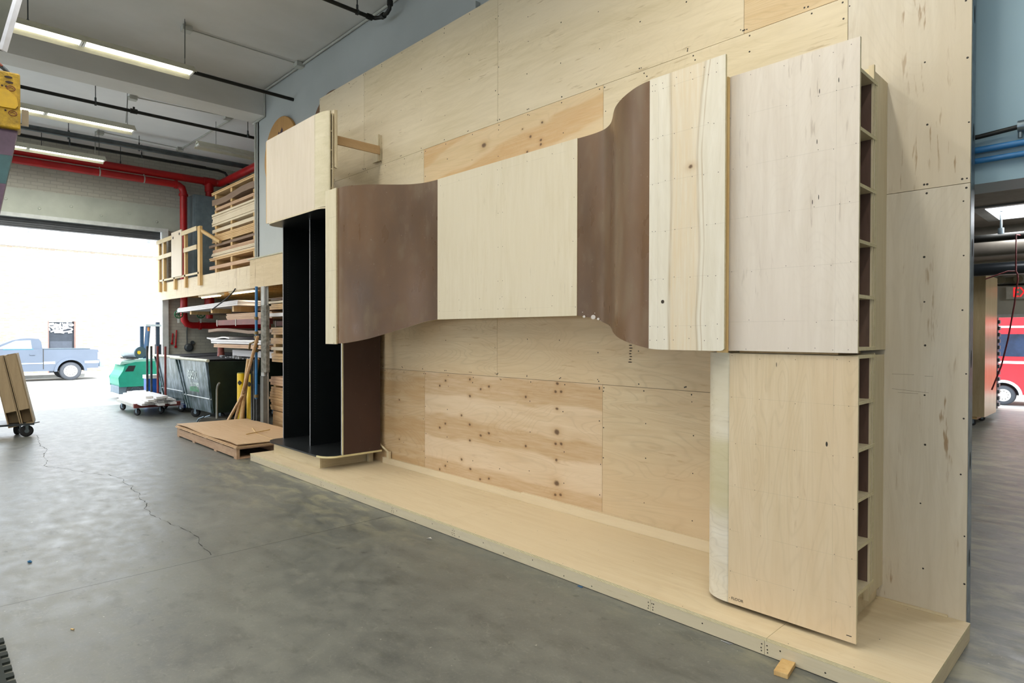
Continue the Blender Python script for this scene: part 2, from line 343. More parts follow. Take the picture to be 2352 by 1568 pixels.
for i in range(len(CR) - 1):
    a, b = Vector(CR[i]), Vector(CR[i + 1]); k = max(1, int((b - a).length / .05))
    for j in range(k): pts.append(a.lerp(b, j / k) + Vector((random.uniform(-.014, .014), random.uniform(-.012, .012))))
for i in range(len(pts) - 1):
    a, b = pts[i], pts[i + 1]; d = (b - a).normalized(); w = Vector((-d.y, d.x)) * random.choice((.0008, .0016, .0025, .004))
    fl.add([(a.x - w.x, a.y - w.y, .0006), (b.x - w.x, b.y - w.y, .0006), (b.x + w.x, b.y + w.y, .0006), (a.x + w.x, a.y + w.y, .0006)], [(0, 1, 2, 3)], 1)
struct(fl.build('floor', [FLOORM, plain('crack_shadow', '#2e2f2b', .9)]))

n = N('street'); q = n.noise(n.obj, 1.5, 6); n.col(n.mix(q, hexc('#8f8d88'), hexc('#a8a69f'))); STREET = n.set(.8)
st = MB()
for (xa, za, xb, zb) in ((-60, -.29, -27, -.29), (-27, -.29, -19.5, 0), (-19.5, 0, -16.55, 0)):
    st.add([(xa, -30, za), (xb, -30, zb), (xb, 34, zb), (xa, 34, za)], [(0, 1, 2, 3)])
st.box(-16.55, 20, 17.75, 60, -.8, -.5)
st.box(-60, -33.41, -30, 34, -.28, -.16)
struct(st.build('floor_street', [STREET]))

n = N('ceiling_paint'); q = n.noise(n.map((.6, .4, 1)), 1.4, 5, .6); n.col(n.mix(n.rng(q, .35, .7), hexc('#c6c4bd'), hexc('#d4d2cd'))); n.bump(n.noise(n.map((.3, 3, 1)), 3, 4), .1, .01); CEILM = n.set(.8)
struct(MB().box(-10.7, 8, -9, 9, 5.76, 6.1).build('ceiling', [CEILM]))
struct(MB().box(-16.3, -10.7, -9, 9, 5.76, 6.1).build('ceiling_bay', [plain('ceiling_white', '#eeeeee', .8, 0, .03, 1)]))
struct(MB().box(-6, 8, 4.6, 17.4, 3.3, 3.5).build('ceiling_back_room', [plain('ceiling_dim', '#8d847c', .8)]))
struct(MB().box(-10.98, -10.5, -9, 4.3, 5.31, 5.76).build('trim_1', [CEILM]))  # the deep ceiling beam
struct(MB().box(-5.2, -4.75, -9, 4.3, 5.31, 5.76).build('trim_2', [CEILM]))

n = N('grey_wall_paint'); q = n.noise(n.obj, .9, 4); n.col(n.mix(n.rng(q, .35, .65), hexc('#a9aeac'), hexc('#b2b7b5'))); n.bump(n.noise(n.obj, 40, 3), .05, .003); GREYW = n.set(.55)
n = N('daylit_wall_paint'); q = n.noise(n.obj, .9, 4); n.col(n.mix(n.rng(q, .35, .65), hexc('#86a2ae'), hexc('#90acb8'))); n.bump(n.noise(n.obj, 40, 3), .05, .003); DAYLITW = n.set(.45)  # grey wall paint again, with the daylight's blue put into its colour
w = MB().box(-10.83, -8.5, 4.3, 4.6, 2.9, 5.76).box(-8.5, -1.6, 4.3, 4.6, 0, 5.76)
struct(w.build('wall_back', [GREYW]))
struct(MB().box(-1.6, 5, 4.3, 4.6, 2.475, 5.76).box(5, 8, 4.3, 4.6, 0, 5.76).build('wall_back_header', [DAYLITW]))
struct(MB().box(-7.35, -4.97, 4.24, 4.3, 4.5, 5.11, 0).build('trim_3', [GREYW]))
struct(MB().box(-10.9, -10.78, 4.3, 4.75, 2.86, 5.76).build('trim_4', [PAINTW]))

# painted brick
def brick(name, a, b, mortar, sc=1.0, rough=.8, bmp=.6):
    n = N(name); X, Y, Z = n.xyz(); v = n.comb(Y, Z, 0.0)
    t = n.n.new('ShaderNodeTexBrick'); n.l.new(v, t.inputs['Vector']); t.inputs['Color1'].default_value = hexc(a); t.inputs['Color2'].default_value = hexc(b); t.inputs['Mortar'].default_value = hexc(mortar)
    t.inputs['Scale'].default_value = sc; t.inputs['Mortar Size'].default_value = .012; t.inputs['Brick Width'].default_value = .22; t.inputs['Row Height'].default_value = .075; t.inputs['Mortar Smooth'].default_value = .6
    q = n.noise(n.obj, 3, 6, .7); c = n.mix(n.rng(q, .5, .72, 0, .45), t.outputs[0], hexc(mortar))
    n.col(c); n.bump(t.outputs[1], -bmp, .01); return n.set(rough)
BRK = brick('brick_painted_cream', '#bdbcae', '#b4b3a5', '#a9a79b')
LINT = plain('lintel_paint', '#b9bfb2', .6, 0, .07, 2)
fw = MB().box(-16.6, -16.3, 4.3, 9.3, 0, 5.76).box(-16.6, -16.3, -9, 4.3, 4.06, 5.76).box(-16.6, -16.3, -9, -4.5, 0, 4.06)
struct(fw.build('wall_far', [BRK]))
li = MB().box(-16.3, -16.285, -9, 4.6, 4.06, 4.62)
for k in range(14): li.lathe((-16.285, -2.5 + k * .55, 4.25 + .12 * (k % 2)), (1, 0, 0), [(0, .03), (.012, .022)], 8)
struct(li.build('trim_5', [LINT]))
struct(MB().box(-16.32, -16.22, 4.2, 4.33, 0, 4.1).box(-16.32, -16.22, -4.6, 4.2, 4.02, 4.1).build('trim_6', [plain('jamb_white', '#d5d9d6', .5)]))
dd = MB().box(-16.5, -16.36, -4.5, 4.2, 3.84, 4.03)
for k in range(4): dd.box(-16.36, -16.35, -4.5, 4.2, 3.86 + k * .045, 3.89 + k * .045)
struct(dd.build('door_1', [plain('shutter_grey', '#5b5e62', .5, .3)]))
struct(MB().box(-16.3, -6, 9.0, 9.3, 0, 5.76).build('wall_bay_back', [brick('brick_bay', '#a5a596', '#999888', '#85837a')]))
struct(MB().box(-8.4, -8.1, 4.6, 9.0, 0, 5.76).build('wall_bay_side', [PAINTW]))
# rest of the shop, behind and beside the viewer
fwl = MB().box(-16.3, 8, -9.3, -9, 0, 1.2).box(-16.3, 8, -9.3, -9, 2.7, 5.76)
for k in range(7): fwl.box(-16.3 + k * 3.95, -15.7 + k * 3.95, -9.3, -9, 1.2, 2.7)
struct(fwl.build('wall_front', [PAINTW]))   # unseen window openings behind the viewer, added to let in fill daylight
struct(MB().box(8, 8.3, -9, 18, 0, 5.76).build('wall_right', [PAINTW]))
# back room
br = MB().box(-6, -2.52, 17.4, 17.7, 0, 3.3).box(-2.52, .9, 17.4, 17.7, 2.04, 3.3).box(.9, 8, 17.4, 17.7, 0, 3.3)
struct(br.build('wall_back_room', [plain('back_room_paint', '#bdbcae', .6, 0, .06, 2)]))
struct(MB().box(-6.2, -6, 9.2, 17.7, 0, 3.3).box(-6.2, -6, 4.6, 9.0, 0, 3.3).build('wall_left_room', [PAINTW]))
struct(MB().box(-2.58, -2.50, 17.32, 17.4, 0, 2.1).box(-2.5, .8, 17.32, 17.4, 2.03, 2.1).build('trim_7', [plain('door_frame', '#c9ccc8', .4)]))
dj = MB()
for k in range(14): dj.box(-2.49, -2.455, 17.45, 17.6, .05 + k * .142, .13 + k * .142)
dj.box(-2.505, -2.49, 17.42, 17.6, 0, 2.04)
struct(dj.build('door_2', [plain('door_track_dark', '#3c3f42', .5, .4)]))

# ================================================================== PLYWOOD WALL
pw = thing('plywood_wall', 'tall freestanding wall of pale plywood sheets screwed to steel studs behind the cabinets', 'wall panel', (-4.4, 4.06, 0))
def sheet(x0, x1, z0, z1, m, studs=None, hs=.3):
    g = .0015; b = MB().box(x0 + g, x1 - g, 4.051, 4.069, z0 + g, z1 - g, 0)
    xs = [x0 + .02] + [x for x in (x0 + .407, x0 + .813, x0 + 1.22, x0 + 1.627, x0 + 2.03) if x < x1 - .15] + [x1 - .02]
    for x in xs:
        z = z0 + .03
        while z < z1:
            if random.random() < .85: b.disc((x + random.uniform(-.012, .012), 4.0504, min(z, z1 - .02) + random.uniform(-.01, .01)), (0, -1, 0), random.uniform(.004, .0065), 1)
            z += random.uniform(hs * .75, hs * 1.2)
        for zz in (z0 + .025, z1 - .025):
            b.disc((x + random.uniform(-.02, .02), 4.0504, zz), (0, -1, 0), .006, 1)
    b.build('plywood_sheet', [m, SCREW], pw)
def row(z0, z1, seams, mats):
    for i in range(len(seams) - 1): sheet(seams[i], seams[i + 1], z0, z1, mats[i % len(mats)])
row(3.66, 4.88, [-8.06, -6.88, -4.42, -1.96], P_TOP)
row(2.44, 3.66, [-8.04, -5.62], [P_TOP[1]]); sheet(-5.62, -3.148, 2.44, 3.66, P_KNOTU); row(2.44, 3.66, [-3.148, -1.31], [P_TOP[2]])
sheet(-1.96, -1.31, 3.66, 4.88, ply('ply_warm_top', '#d4bd90', '#c9ae7e', 'x', '#8a5d35', .6, .3, seed=60))
row(1.22, 2.44, [-8.04, -6.86, -4.42, -1.98, -1.31], P_ROWC)
sheet(-8.04, -5.6, .0, 1.22, P_KNOTL); sheet(-5.6, -3.145, 0, 1.22, P_KNOT); sheet(-3.145, -1.31, 0, 1.22, P_ROWC[1])
sheet(-1.31, -.70, 2.44, 4.88, P_RIGHT[0]); sheet(-1.31, -.70, 0, 2.44, P_RIGHT[1])
st_ = MB().box(-.735, -.7002, 4.0705, 4.158, 0, 4.9, 0)
for z in (.42, .95, 1.5, 2.1, 2.72, 3.35, 3.95, 4.5): st_.disc((-.6998, 4.115, z), (1, 0, 0), .05, 1, 12, .28)
st_.build('steel_stud', [STEEL, plain('stud_slot', '#12191d', .8)], pw)
tr = MB()
for x in (-8.0, -6.8, -5.6, -4.4, -3.2, -2.0): tr.box(x, x + .04, 4.0705, 4.17, 0, 4.86)
tr.box(-8.04, -.7, 4.0705, 4.17, 4.83, 4.87)
tr.build('stud_frame', [STEEL], pw)
# pencil notes on the right sheet
pn = MB()
for (x0, x1, z, t) in ((-1.06, -.95, 1.405, .0), (-.9, -.86, 1.40, .0), (-1.06, -.88, 1.32, -.012), (-1.03, -.93, 1.30, 0)):
    pn.add([(x0, 4.0503, z), (x1, 4.0503, z + t), (x1, 4.0503, z + t + .0016), (x0, 4.0503, z + .0016)], [(0, 1, 2, 3)])
pn.build('pencil_mark', [plain('pencil', '#77705e', .8)], pw)

# ================================================================== PLATFORM
pf = thing('plywood_platform', 'long low plywood platform running along the foot of the plywood wall', 'platform', (-4.4, 3.58, 0))
ZT = .094
PX = [-8.08, -6.75, -3.95, -2.15, -1.37, -.68]
tops = [(-8.08, -5.9, P_PLAT[0]), (-5.9, -4.05, P_PLAT[1]), (-4.05, -1.36, P_PLAT[2]), (-1.36, -.68, P_PLAT[0])]
for x0, x1, m in tops:
    b = MB().box(x0 + .001, x1 - .001, 3.1, 4.05, ZT - .018, ZT, 0)
    for f_ in (-4, -3): b.m[f_] = b.m[f_]
    b.m[2] = 1; b.m[4] = 2; b.m[5] = 2
    for k in range(int((x1 - x0) / .3)):
        for y in (3.12, 3.5, 4.0): b.disc((x0 + .1 + k * .3, y, ZT + .0004), (0, 0, 1), .003, 3)
    b.build('top_board', [m, E_Z, E_Z, SCREW], pf)
for x0, x1 in ((-8.08, -6.15), (-6.15, -4.78), (-4.78, -3.9), (-3.9, -2.05), (-2.05, -1.372), (-1.372, -.68)):
    b = MB().box(x0 + .001, x1 - .001, 3.1015, 3.12, .004, ZT - .019, 0)
    for k in range(max(2, int((x1 - x0) / .28))):
        b.disc((x0 + .05 + k * .28 + random.uniform(-.04, .04), 3.1011, random.uniform(.02, .06)), (0, -1, 0), .0045, 1)
    for xx in (x0 + .014, x1 - .014):
        for z in (.02, .035, .055): b.disc((xx + random.uniform(-.004, .004), 3.1011, z), (0, -1, 0), .004, 1)
    b.build('front_board', [P_FASC, SCREW], pf)
MB().box(-.70, -.681, 3.12, 4.04, .004, ZT - .019).build('end_board', [ply('ply_end_board', '#d3c49c', '#c4b389', 'y', '#8a744c', .3, .1, seed=27)], pf)
MB().box(-8.079, -8.06, 3.12, 4.04, .004, ZT - .019).build('end_board', [MATS['ply_end_board']], pf)
MB().box(-8.04, -.72, 3.13, 3.16, 0, .07).box(-8.04, -.72, 3.95, 3.98, 0, .07).build('joist', [P_GENX], pf)
# two-piece kick board against the wall
for x0, x1, z1, lb in ((-6.42, -4.06, .163, 'long low plywood kick board at the foot of the knotty wall sheets'), (-4.055, -1.75, .175, 'right hand kick board of the pair along the wall, running behind the tall cabinet')):
    one(MB().box(x0, x1, 4.02 if z1 > .17 else 4.025, 4.050, ZT + .001, z1), 'kick_board', [P_PLAT[1], E_Y], lb, 'board', (x0, 4.03, ZT))
one(MB().box(-1.22, -.78, 4.034, 4.050, ZT + .001, ZT + .012), 'wood_strip', [P_GENX], 'thin wood strip lying against the wall foot at the right end of the platform', 'wood strip', (-1.0, 4.04, ZT))

# ================================================================== TALL CABINETS AT THE RIGHT
def cab_front(par, z0, z1, y, xr, xs, m, holes, name='front_panel'):
    t = .016
    b = MB().box(xs, xr, y, y + t, z0, z1, 0); b.m[4] = 1; b.m[5] = 1; b.m[0] = 1; b.m[1] = 1
    for z, ks in holes[0]:
        for x in holes[1]: b.disc((x + random.uniform(-.02, .02), y - .0005, z + random.uniform(-.01, .01)), (0, -1, 0), .0021, 2, 6)
    for x, z, q in holes[2]: b.disc((x, y - .0005, z), (0, -1, 0), .013, 2, 8, q)
    o = b.build(name, [m, E_Y, SCREW], par); return o
low = thing('lower_tall_cabinet', 'lower tall cream plywood cabinet with rounded left corner and open shelves on its right side', 'cabinet', (-1.45, 3.7, ZT))
cab_front(low, .12, 1.524, 3.30, -1.008, -1.669, P_CABL, ([(z, 0) for z in (1.505, 1.28, 1.03, .78, .53, .3)], (-1.65, -1.5, -1.3, -1.12, -1.03), [(-1.405, 1.47, .14), (-1.15, 1.08, .4)]))
cp = [(-1.669, 3.30)] + [(x, y) for x, y in arc(-1.68, 3.44, .165, 270, 180, 12, .14)] + [(-1.845, 3.56)]
ci = [(x + (.012 if i else 0), y + .012) for i, (x, y) in enumerate(cp)][::-1]
b = MB().prism(cp + ci, .12, 1.527, 1, 0, smooth=True); b.build('curved_corner', [P_CURVE, E_Y], low)
b = MB().box(-1.845, -1.828, 3.56, 4.05, .12, 1.527); b.build('left_side', [P_CURVE], low)
SHL = [.296, .53, .775, 1.03, 1.272, 1.508]
for z in SHL:
    b = MB().box(-1.66, -1.05, 3.32, 3.712, z, z + .018, 0); b.m[5] = 1; b.m[2] = 1
    b.build('shelf', [P_PLYGEN, E_Z], low)
def carcass(par, z0, z1):
    MB().box(-1.62, -1.150, 3.662, 3.674, z0, z1).box(-1.146, -1.0635, 3.652, 3.664, z0, z1).build('inner_panel', [WALNUT], par)
    for ya, yb in ((3.652, 3.668), (3.686, 3.712)):
        b = MB().box(-1.063, -1.0525, ya, yb, z0, z1, 0); b.m[5] = 1; b.build('stile', [P_PLYGEN, E_Y], par)
    b = MB().box(-1.64, -1.06, 3.722, 3.738, z0 - .005, z1 + .01, 0); b.m[5] = 1; b.build('back_panel', [P_PLYGEN, E_Y], par)
carcass(low, .30, 1.522)
b = MB().box(-1.72, -1.10, 3.76, 4.05, .18, 1.517, 0); b.m[2] = 1; b.build('wall_cleat', [P_PLYGEN, E_Y], low)
b = MB().box(-1.11, -1.083, 3.745, 3.765, .175, 1.519, 0); b.m[5] = 1; b.build('trim_strip', [P_PLYGEN, E_Y], low)
MB().box(-1.75, -1.13, 3.45, 4.05, ZT, .296).build('plinth', [P_GENX], low)
# handwriting on the lower front
Mt = Matrix.Translation((-1.622 - low.location.x, 3.2992 - low.location.y, .15 - low.location.z)) @ Matrix.Rotation(PI / 2, 4, 'X')
text_mesh('- FLOOR', .022, Mt, PENCIL, 'handwriting', low, .0003)
MB().box(-1.052, -1.028, 3.2994, 3.3, .149, .153).build('marker_dash', [PENCIL], low)
upc = thing('upper_tall_cabinet', 'upper tall whitish plywood cabinet with open shelves on its right, above the cream one', 'cabinet', (-1.45, 3.7, 1.53))
cab_front(upc, 1.540, 3.062, 3.28, -1.005, -1.674, P_CABU, ([(z, 0) for z in (1.56, 1.7, 1.98, 2.27, 2.55, 2.83, 3.03)], (-1.66, -1.55, -1.35, -1.2, -1.11, -1.03), [(-1.19, 2.85, .16), (-1.1, 2.88, .16), (-1.2, 2.6, .16), (-1.19, 2.32, .16), (-1.22, 2.3, .16)]))
SHU = [1.548, 1.816, 2.094, 2.379, 2.662, 2.955]
for z in SHU:
    b = MB().box(-1.65, -1.05, 3.30, 3.712, z, z + .018, 0); b.m[5] = 1; b.m[2] = 1
    b.build('shelf', [P_PLYGEN, E_Z], upc)
carcass(upc, 1.552, 2.965)
b = MB().box(-1.66, -1.095, 3.76, 4.05, 1.545, 3.08, 0); b.m[2] = 1; b.build('wall_cleat', [P_PLYGEN, E_Y], upc)
b = MB().box(-1.105, -1.078, 3.745, 3.765, 1.545, 3.09, 0); b.m[5] = 1; b.build('trim_strip', [P_PLYGEN, E_Y], upc)
MB().box(-1.64, -1.12, 3.36, 3.70, 1.5285, 1.548).build('base_rail', [P_PINE], upc)
MB().box(-1.72, -1.6615, 3.250, 3.272, 1.5285, 3.055).build('pine_filler', [ply('pine_bright', '#ecd08c', '#dcb870', 'z', '#8f6a34', .2, .05, seed=50)], upc)
# ================================================================== THE WAVE CABINET
wv = thing('wave_cabinet', 'long S-curved wall cabinet with brown curved faces and pale flat plywood panels', 'cabinet', (-3.9, 3.9, 2.3))
def smooth(pts, k=4):
    out = []
    for i in range(len(pts) - 1):
        p0 = pts[max(i - 1, 0)]; p1 = pts[i]; p2 = pts[i + 1]; p3 = pts[min(i + 2, len(pts) - 1)]
        for j in range(k):
            t = j / k
            out.append(tuple(.5 * (2 * p1[a] + (p2[a] - p0[a]) * t + (2 * p0[a] - 5 * p1[a] + 4 * p2[a] - p3[a]) * t * t + (3 * p1[a] - p0[a] - 3 * p2[a] + p3[a]) * t ** 3) for a in range(len(p1))))
    out.append(tuple(pts[-1])); return out
ZWT = 3.155
# (x, y, bottom z)
RC = [(-3.15, 3.733, 1.778), (-3.06, 3.734, 1.765), (-2.96, 3.728, 1.748), (-2.862, 3.704, 1.716), (-2.77, 3.645, 1.694), (-2.69, 3.565, 1.672), (-2.61, 3.472, 1.65), (-2.548, 3.407, 1.634), (-2.477, 3.348, 1.612), (-2.381, 3.285, 1.590), (-2.276, 3.232, 1.570), (-2.192, 3.204, 1.555), (-2.133, 3.197, 1.545)]
LC = [(-5.973, 3.2, 1.530), (-5.87, 3.206, 1.534), (-5.77, 3.236, 1.545), (-5.67, 3.296, 1.565), (-5.573, 3.369, 1.592), (-5.461, 3.491, 1.64), (-5.348, 3.606, 1.69), (-5.257, 3.668, 1.722), (-5.123, 3.715, 1.757), (-4.943, 3.733, 1.777)]
RC, LC = smooth(RC), smooth(LC)
def shell(pts, mats, name, t=.014):
    b = MB(); n_ = len(pts); off = []
    for i, p in enumerate(pts):
        a, c_ = pts[max(i - 1, 0)], pts[min(i + 1, n_ - 1)]; d = Vector((c_[0] - a[0], c_[1] - a[1])).normalized(); off.append((p[0] - d.y * t, p[1] + d.x * t))
    fr = [(p[0], p[1], p[2]) for p in pts] + [(p[0], p[1], ZWT) for p in pts]
    bk = [(o[0], o[1], p[2]) for o, p in zip(off, pts)] + [(o[0], o[1], ZWT) for o in off]
    b.add(fr, [(i, i + 1, n_ + i + 1, n_ + i) for i in range(n_ - 1)], 0, True)
    b.add(bk, [(i + 1, i, n_ + i, n_ + i + 1) for i in range(n_ - 1)], 0, True)
    b.add(fr + bk, [(i, 2 * n_ + i, 2 * n_ + i + 1, i + 1) for i in range(n_ - 1)] + [(n_ + i, n_ + i + 1, 3 * n_ + i + 1, 3 * n_ + i) for i in range(n_ - 1)], 1)
    b.add(fr + bk, [(0, n_, 3 * n_, 2 * n_), (n_ - 1, 3 * n_ - 1, 4 * n_ - 1, 2 * n_ - 1)], 1)
    return b.build(name, mats, wv)
shell(LC, [BROWN, P_PLYGEN], 'left_curved_face')
rc = shell(RC, [BROWN, P_PLYGEN], 'right_curved_face')
for x, z, s_ in ((-3.075, 1.762, .010), (-2.985, 1.753, .017), (-2.93, 1.742, .009), (-2.90, 1.73, .006), (-3.09, 1.80, .003), (-2.97, 1.79, .003)):
    MB().disc((x, 3.7265 if x < -2.93 else 3.718, z + s_ * .5), (0, -1, 0), s_, 0, 14, 1.3).build('chipped_spot', [plain('chip_pale', '#cfc6bd', .6)], wv)
# seam line where the curve changes hand
sx = [p for p in RC if -2.66 < p[0] < -2.60][0]
mid = MB().box(-4.943, -3.15, 3.728, 3.744, 1.775, ZWT + .002, 0); mid.m[0] = 1; mid.m[4] = 1; mid.m[5] = 1
for x in (-4.9, -4.6, -4.3, -4.05, -4.0, -3.7, -3.4, -3.18):
    for z in (1.852, 1.95, 3.085) if x < -3.2 else (1.85, 2.0, 2.35, 2.7, 3.0): mid.disc((x + random.uniform(-.02, .02), 3.7275, z + random.uniform(-.01, .01)), (0, -1, 0), .0035, 2, 6)
for z in (2.1, 2.4, 2.7, 2.95): mid.disc((-4.06, 3.7275, z), (0, -1, 0), .0035, 2, 6); mid.disc((-4.0, 3.7275, z), (0, -1, 0), .0035, 2, 6)
mid.build('middle_panel', [P_MID, E_Y, SCREW], wv)
zb = 1.539
b = MB().prism([(-2.131, 1.545), (-2.09, 1.541), (-2.04, zb), (-1.67, zb), (-1.655, zb + .004), (-1.647, zb + .012), (-1.647, ZWT + .002), (-2.131, ZWT + .002)], 3.192, 3.208, 0, 1, axis='y')
for z in (1.68, 1.96, 2.24, 2.53, 2.8, 3.08, 1.6, 3.12):
    for x in (-2.12, -2.08, -2.03, -1.95, -1.86, -1.76, -1.70): b.disc((x + random.uniform(-.015, .015), 3.1915, z + random.uniform(-.008, .008)), (0, -1, 0), .0026, 2, 6)
b.disc((-2.035, 3.1912, 1.823), (0, -1, 0), .011, 3, 14)
b.build('right_flat_panel', [P_HEART, E_Y, SCREW, plain('cord_hole', '#3d342a', .9)], wv)
b = MB().box(-6.205, -5.973, 3.184, 3.202, 1.523, 3.158, 0); b.m[4] = 1; b.m[5] = 1; b.disc((-6.02, 3.1835, 1.70), (0, -1, 0), .009, 2, 8); b.disc((-6.02, 3.1835, 1.532), (0, -1, 0), .006, 2, 8)
b.build('left_end_panel', [P_END, E_Y, SCREW], wv)
front = [(-5.973, 3.214)] + [(p[0], p[1] + .022) for p in LC[2:-1]] + [(-4.94, 3.752), (-3.16, 3.752)] + [(p[0], p[1] + .022) for p in RC[2:-2]] + [(-1.76, 3.222), (-1.76, 3.262)] 
rib = front + [(-2.2, 4.05), (-5.5, 4.05)]
for z in (1.83, 2.48, 3.12): MB().prism(rib, z, z + .018).build('rib_board', [P_PLYGEN], wv)
MB().box(-2.13, -1.70, 3.21, 3.23, 1.56, 3.13).box(-1.73, -1.70, 3.23, 3.27, 1.55, 3.13).build('frame_strip', [P_PINE], wv)
MB().box(-6.19, -6.17, 3.203, 3.30, 1.54, 3.14).build('frame_strip', [P_PLYGEN], wv)
# black hinge-like row of marks on the wall under the curve
mk = MB()
for k in range(7): mk.disc((-2.872 + random.uniform(-.004, .004), 4.0503, 1.545 - k * .022), (0, -1, 0), .0045, 0, 8, random.uniform(2, 4.5))
mk.build('burn_mark', [plain('burn', '#2e2112', .8)], pw)

# ================================================================== BLACK SHELVING CABINET
bk = thing('black_bookcase', 'tall black open bookcase with brown right side standing on a plywood plinth', 'bookcase', (-7.2, 3.65, ZT))
def rounded(x0, x1, y0, y1, rr):
    return [(x0, y1)] + arc(x0 + rr, y0 + rr * .85, rr, 180, 270, 8, rr * .85) + arc(x1 - rr, y0 + rr * .85, rr, 270, 360, 8, rr * .85) + [(x1, y1)]
pl_ = rounded(-8.03, -6.395, 3.27, 4.0, .2)
b = MB().prism(pl_, .236, .254, 0, 1, smooth=True); b.build('bottom_board', [BLACKTOP, BLACKTOP], bk)
b = MB().prism(arc(-6.595, 3.44, .203, 270, 360, 10, .173) + [(-6.392, 4.0), (-6.405, 4.0)] + arc(-6.595, 3.44, .19, 360, 270, 10, .16), .235, .2545, 0); b.build('birch_edge', [plain('birch_edge', '#d8cb9c', .6)], bk)
MB().prism(pl_, 3.03, 3.048, 0, 1).build('top_board', [BLACKTOP, P_PLYGEN], bk)
def upright(x0, x1, m, pins=True):
    b = MB().box(x0, x1, 3.50, 3.97, .2545, 3.03, 0); b.m[2] = 1
    if pins:
        z = .55
        while z < 2.9: b.disc((x1 + .0006, 3.56, z), (1, 0, 0), .0035, 2, 6); z += .032
    b.build('upright', [m, ALU, plain('pin_hole', '#4c5152', .5)], bk)
upright(-8.005, -7.985, BLACK); upright(-7.235, -7.215, BLACK); upright(-6.455, -6.433, BLACK, False)
MB().box(-8.0, -6.43, 3.97, 3.982, .2545, 3.03).build('back_panel', [BLACK], bk)
MB().box(-6.432, -6.418, 3.498, 3.99, .2545, 3.03).build('birch_strip', [plain('birch_edge', '#d8cb9c')], bk)
MB().box(-6.417, -6.401, 3.51, 3.985, .256, 3.03).build('side_panel', [BROWN2], bk)
b = MB().box(-7.90, -6.634, 3.334, 3.352, ZT, .236, 0); b.build('plinth_front', [P_GENX], bk)
MB().box(-6.652, -6.634, 3.3525, 3.96, ZT, .236).box(-6.61, -6.57, 3.93, 3.99, ZT, .236).build('plinth_side', [MATS['ply_end_board']], bk)
MB().box(-7.90, -7.882, 3.3525, 3.96, ZT, .236).build('plinth_side', [MATS['ply_end_board']], bk)

# ================================================================== UPPER LEFT BOX
ub = thing('wall_hung_box', 'pale plywood box with rounded right edge on top of the black bookcase', 'cabinet', (-7.2, 3.4, 3.05))
b = MB().box(-8.0, -6.668, 3.288, 3.302, 3.052, 4.118, 0); b.m[4] = 1; b.m[5] = 1; b.m[0] = 1; b.build('front_panel', [P_BOX, E_Y], ub)
b = MB().box(-8.03, -8.001, 3.292, 3.312, 3.06, 4.11, 0); b.build('left_edge_strip', [P_PINE], ub)
cv = [(-6.667 + .255 * math.sin(t), 3.356 - .068 * math.cos(t)) for t in [k * PI / 2 / 10 * .92 for k in range(11)]]
ci = [(x - .004, y + .012) for x, y in cv][::-1]
MB().prism(cv + ci, 3.056, 4.116, 1, 0, smooth=True).build('curved_edge', [P_BOXC, E_Y], ub)
b = MB()
b.box(-6.445, -6.412, 3.376, 3.383, 3.25, 4.09); b.box(-7.95, -6.43, 3.384, 3.40, 3.1, 4.1)
b.build('back_frame', [P_PLYGEN], ub)
for z in (3.26, 3.47, 3.68, 3.89, 4.08): MB().box(-7.9, -6.425, 3.345, 3.3755, z, z + .012).build('shelf', [P_PLYGEN, E_Z], ub)
MB().box(-7.9, -6.445, 3.352, 3.374, 3.2725, 4.0795).build('inner_panel', [plain('shadow_brown', '#3b3028', .8)], ub)  # dark sheet standing in for the shade inside the side slots
MB().box(-7.86, -6.62, 3.36, 4.0, 3.0485, 3.056).build('bottom_rail', [plain('rail_brown', '#5c4a38', .7)], ub)
b = MB().box(-6.47, -6.412, 3.401, 3.412, 3.5, 4.14, 0).box(-6.44, -6.40, 3.413, 3.431, 3.49, 4.135, 0); b.build('cleat', [P_PLYGEN], ub)
b = MB().box(-6.47, -6.45, 3.432, 4.01, 3.772, 3.87, 0); b.build('standoff_beam', [ply('ply_beam', '#c9a878', '#bd9a68', 'y', '#8a5d35', .1, .1, seed=62)], ub)
MB().box(-7.8, -7.78, 3.41, 4.05, 3.772, 3.87).build('standoff_beam', [MATS['ply_beam']], ub)
b = MB().box(-6.62, -6.49, 4.011, 4.030, 3.70, 4.02).box(-6.60, -6.475, 4.031, 4.050, 3.71, 4.01); b.build('wall_plate', [P_PLYGEN], ub)

# ================================================================== SMALL THINGS ON THE FLOOR
blk = MB(); Mb = Matrix.Translation((-1.24, 3.03, .012)) @ Matrix.Rotation(math.radians(8), 4, 'Z')
blk.box(-.032, .032, -.07, .07, -.012, .012, 0, Mb)
one(blk, 'wood_wedge', [P_PINE], 'small orange-brown wood offcut sticking out from under the platform front', 'wood block', (-1.24, 3.03, 0), bevel=.002)
one(MB().tube([(-5.56, .57, .006), (-5.545, .58, .007), (-5.53, .59, .005)], [.004, .011, .003], 8), 'blue_wire_nut', [plain('blue_plastic', '#14608c', .4)], 'tiny blue plastic bit lying alone on the concrete floor', 'debris', (-5.55, .575, 0))
one(MB().add([(-4.03, 2.93, .001), (-4.0, 2.935, .012), (-3.985, 2.955, .003), (-4.015, 2.962, .008)], [(0, 1, 2, 3), (3, 2, 1, 0)]), 'paper_scrap', [plain('paper_white', '#e6e2da', .8)], 'small white paper scrap on the floor near the middle of the platform', 'paper scrap', (-4.0, 2.94, 0))
one(MB().tube([(-1.60, 3.085, .003), (-1.54, 3.075, .003)], .0018, 6).tube([(-1.60, 3.085, .003), (-1.535, 3.09, .003)], .0018, 6), 'bent_nail', [plain('nail_steel', '#a9adb0', .3, .8)], 'bent steel pin lying against the platform foot', 'nail', (-1.57, 3.08, 0))
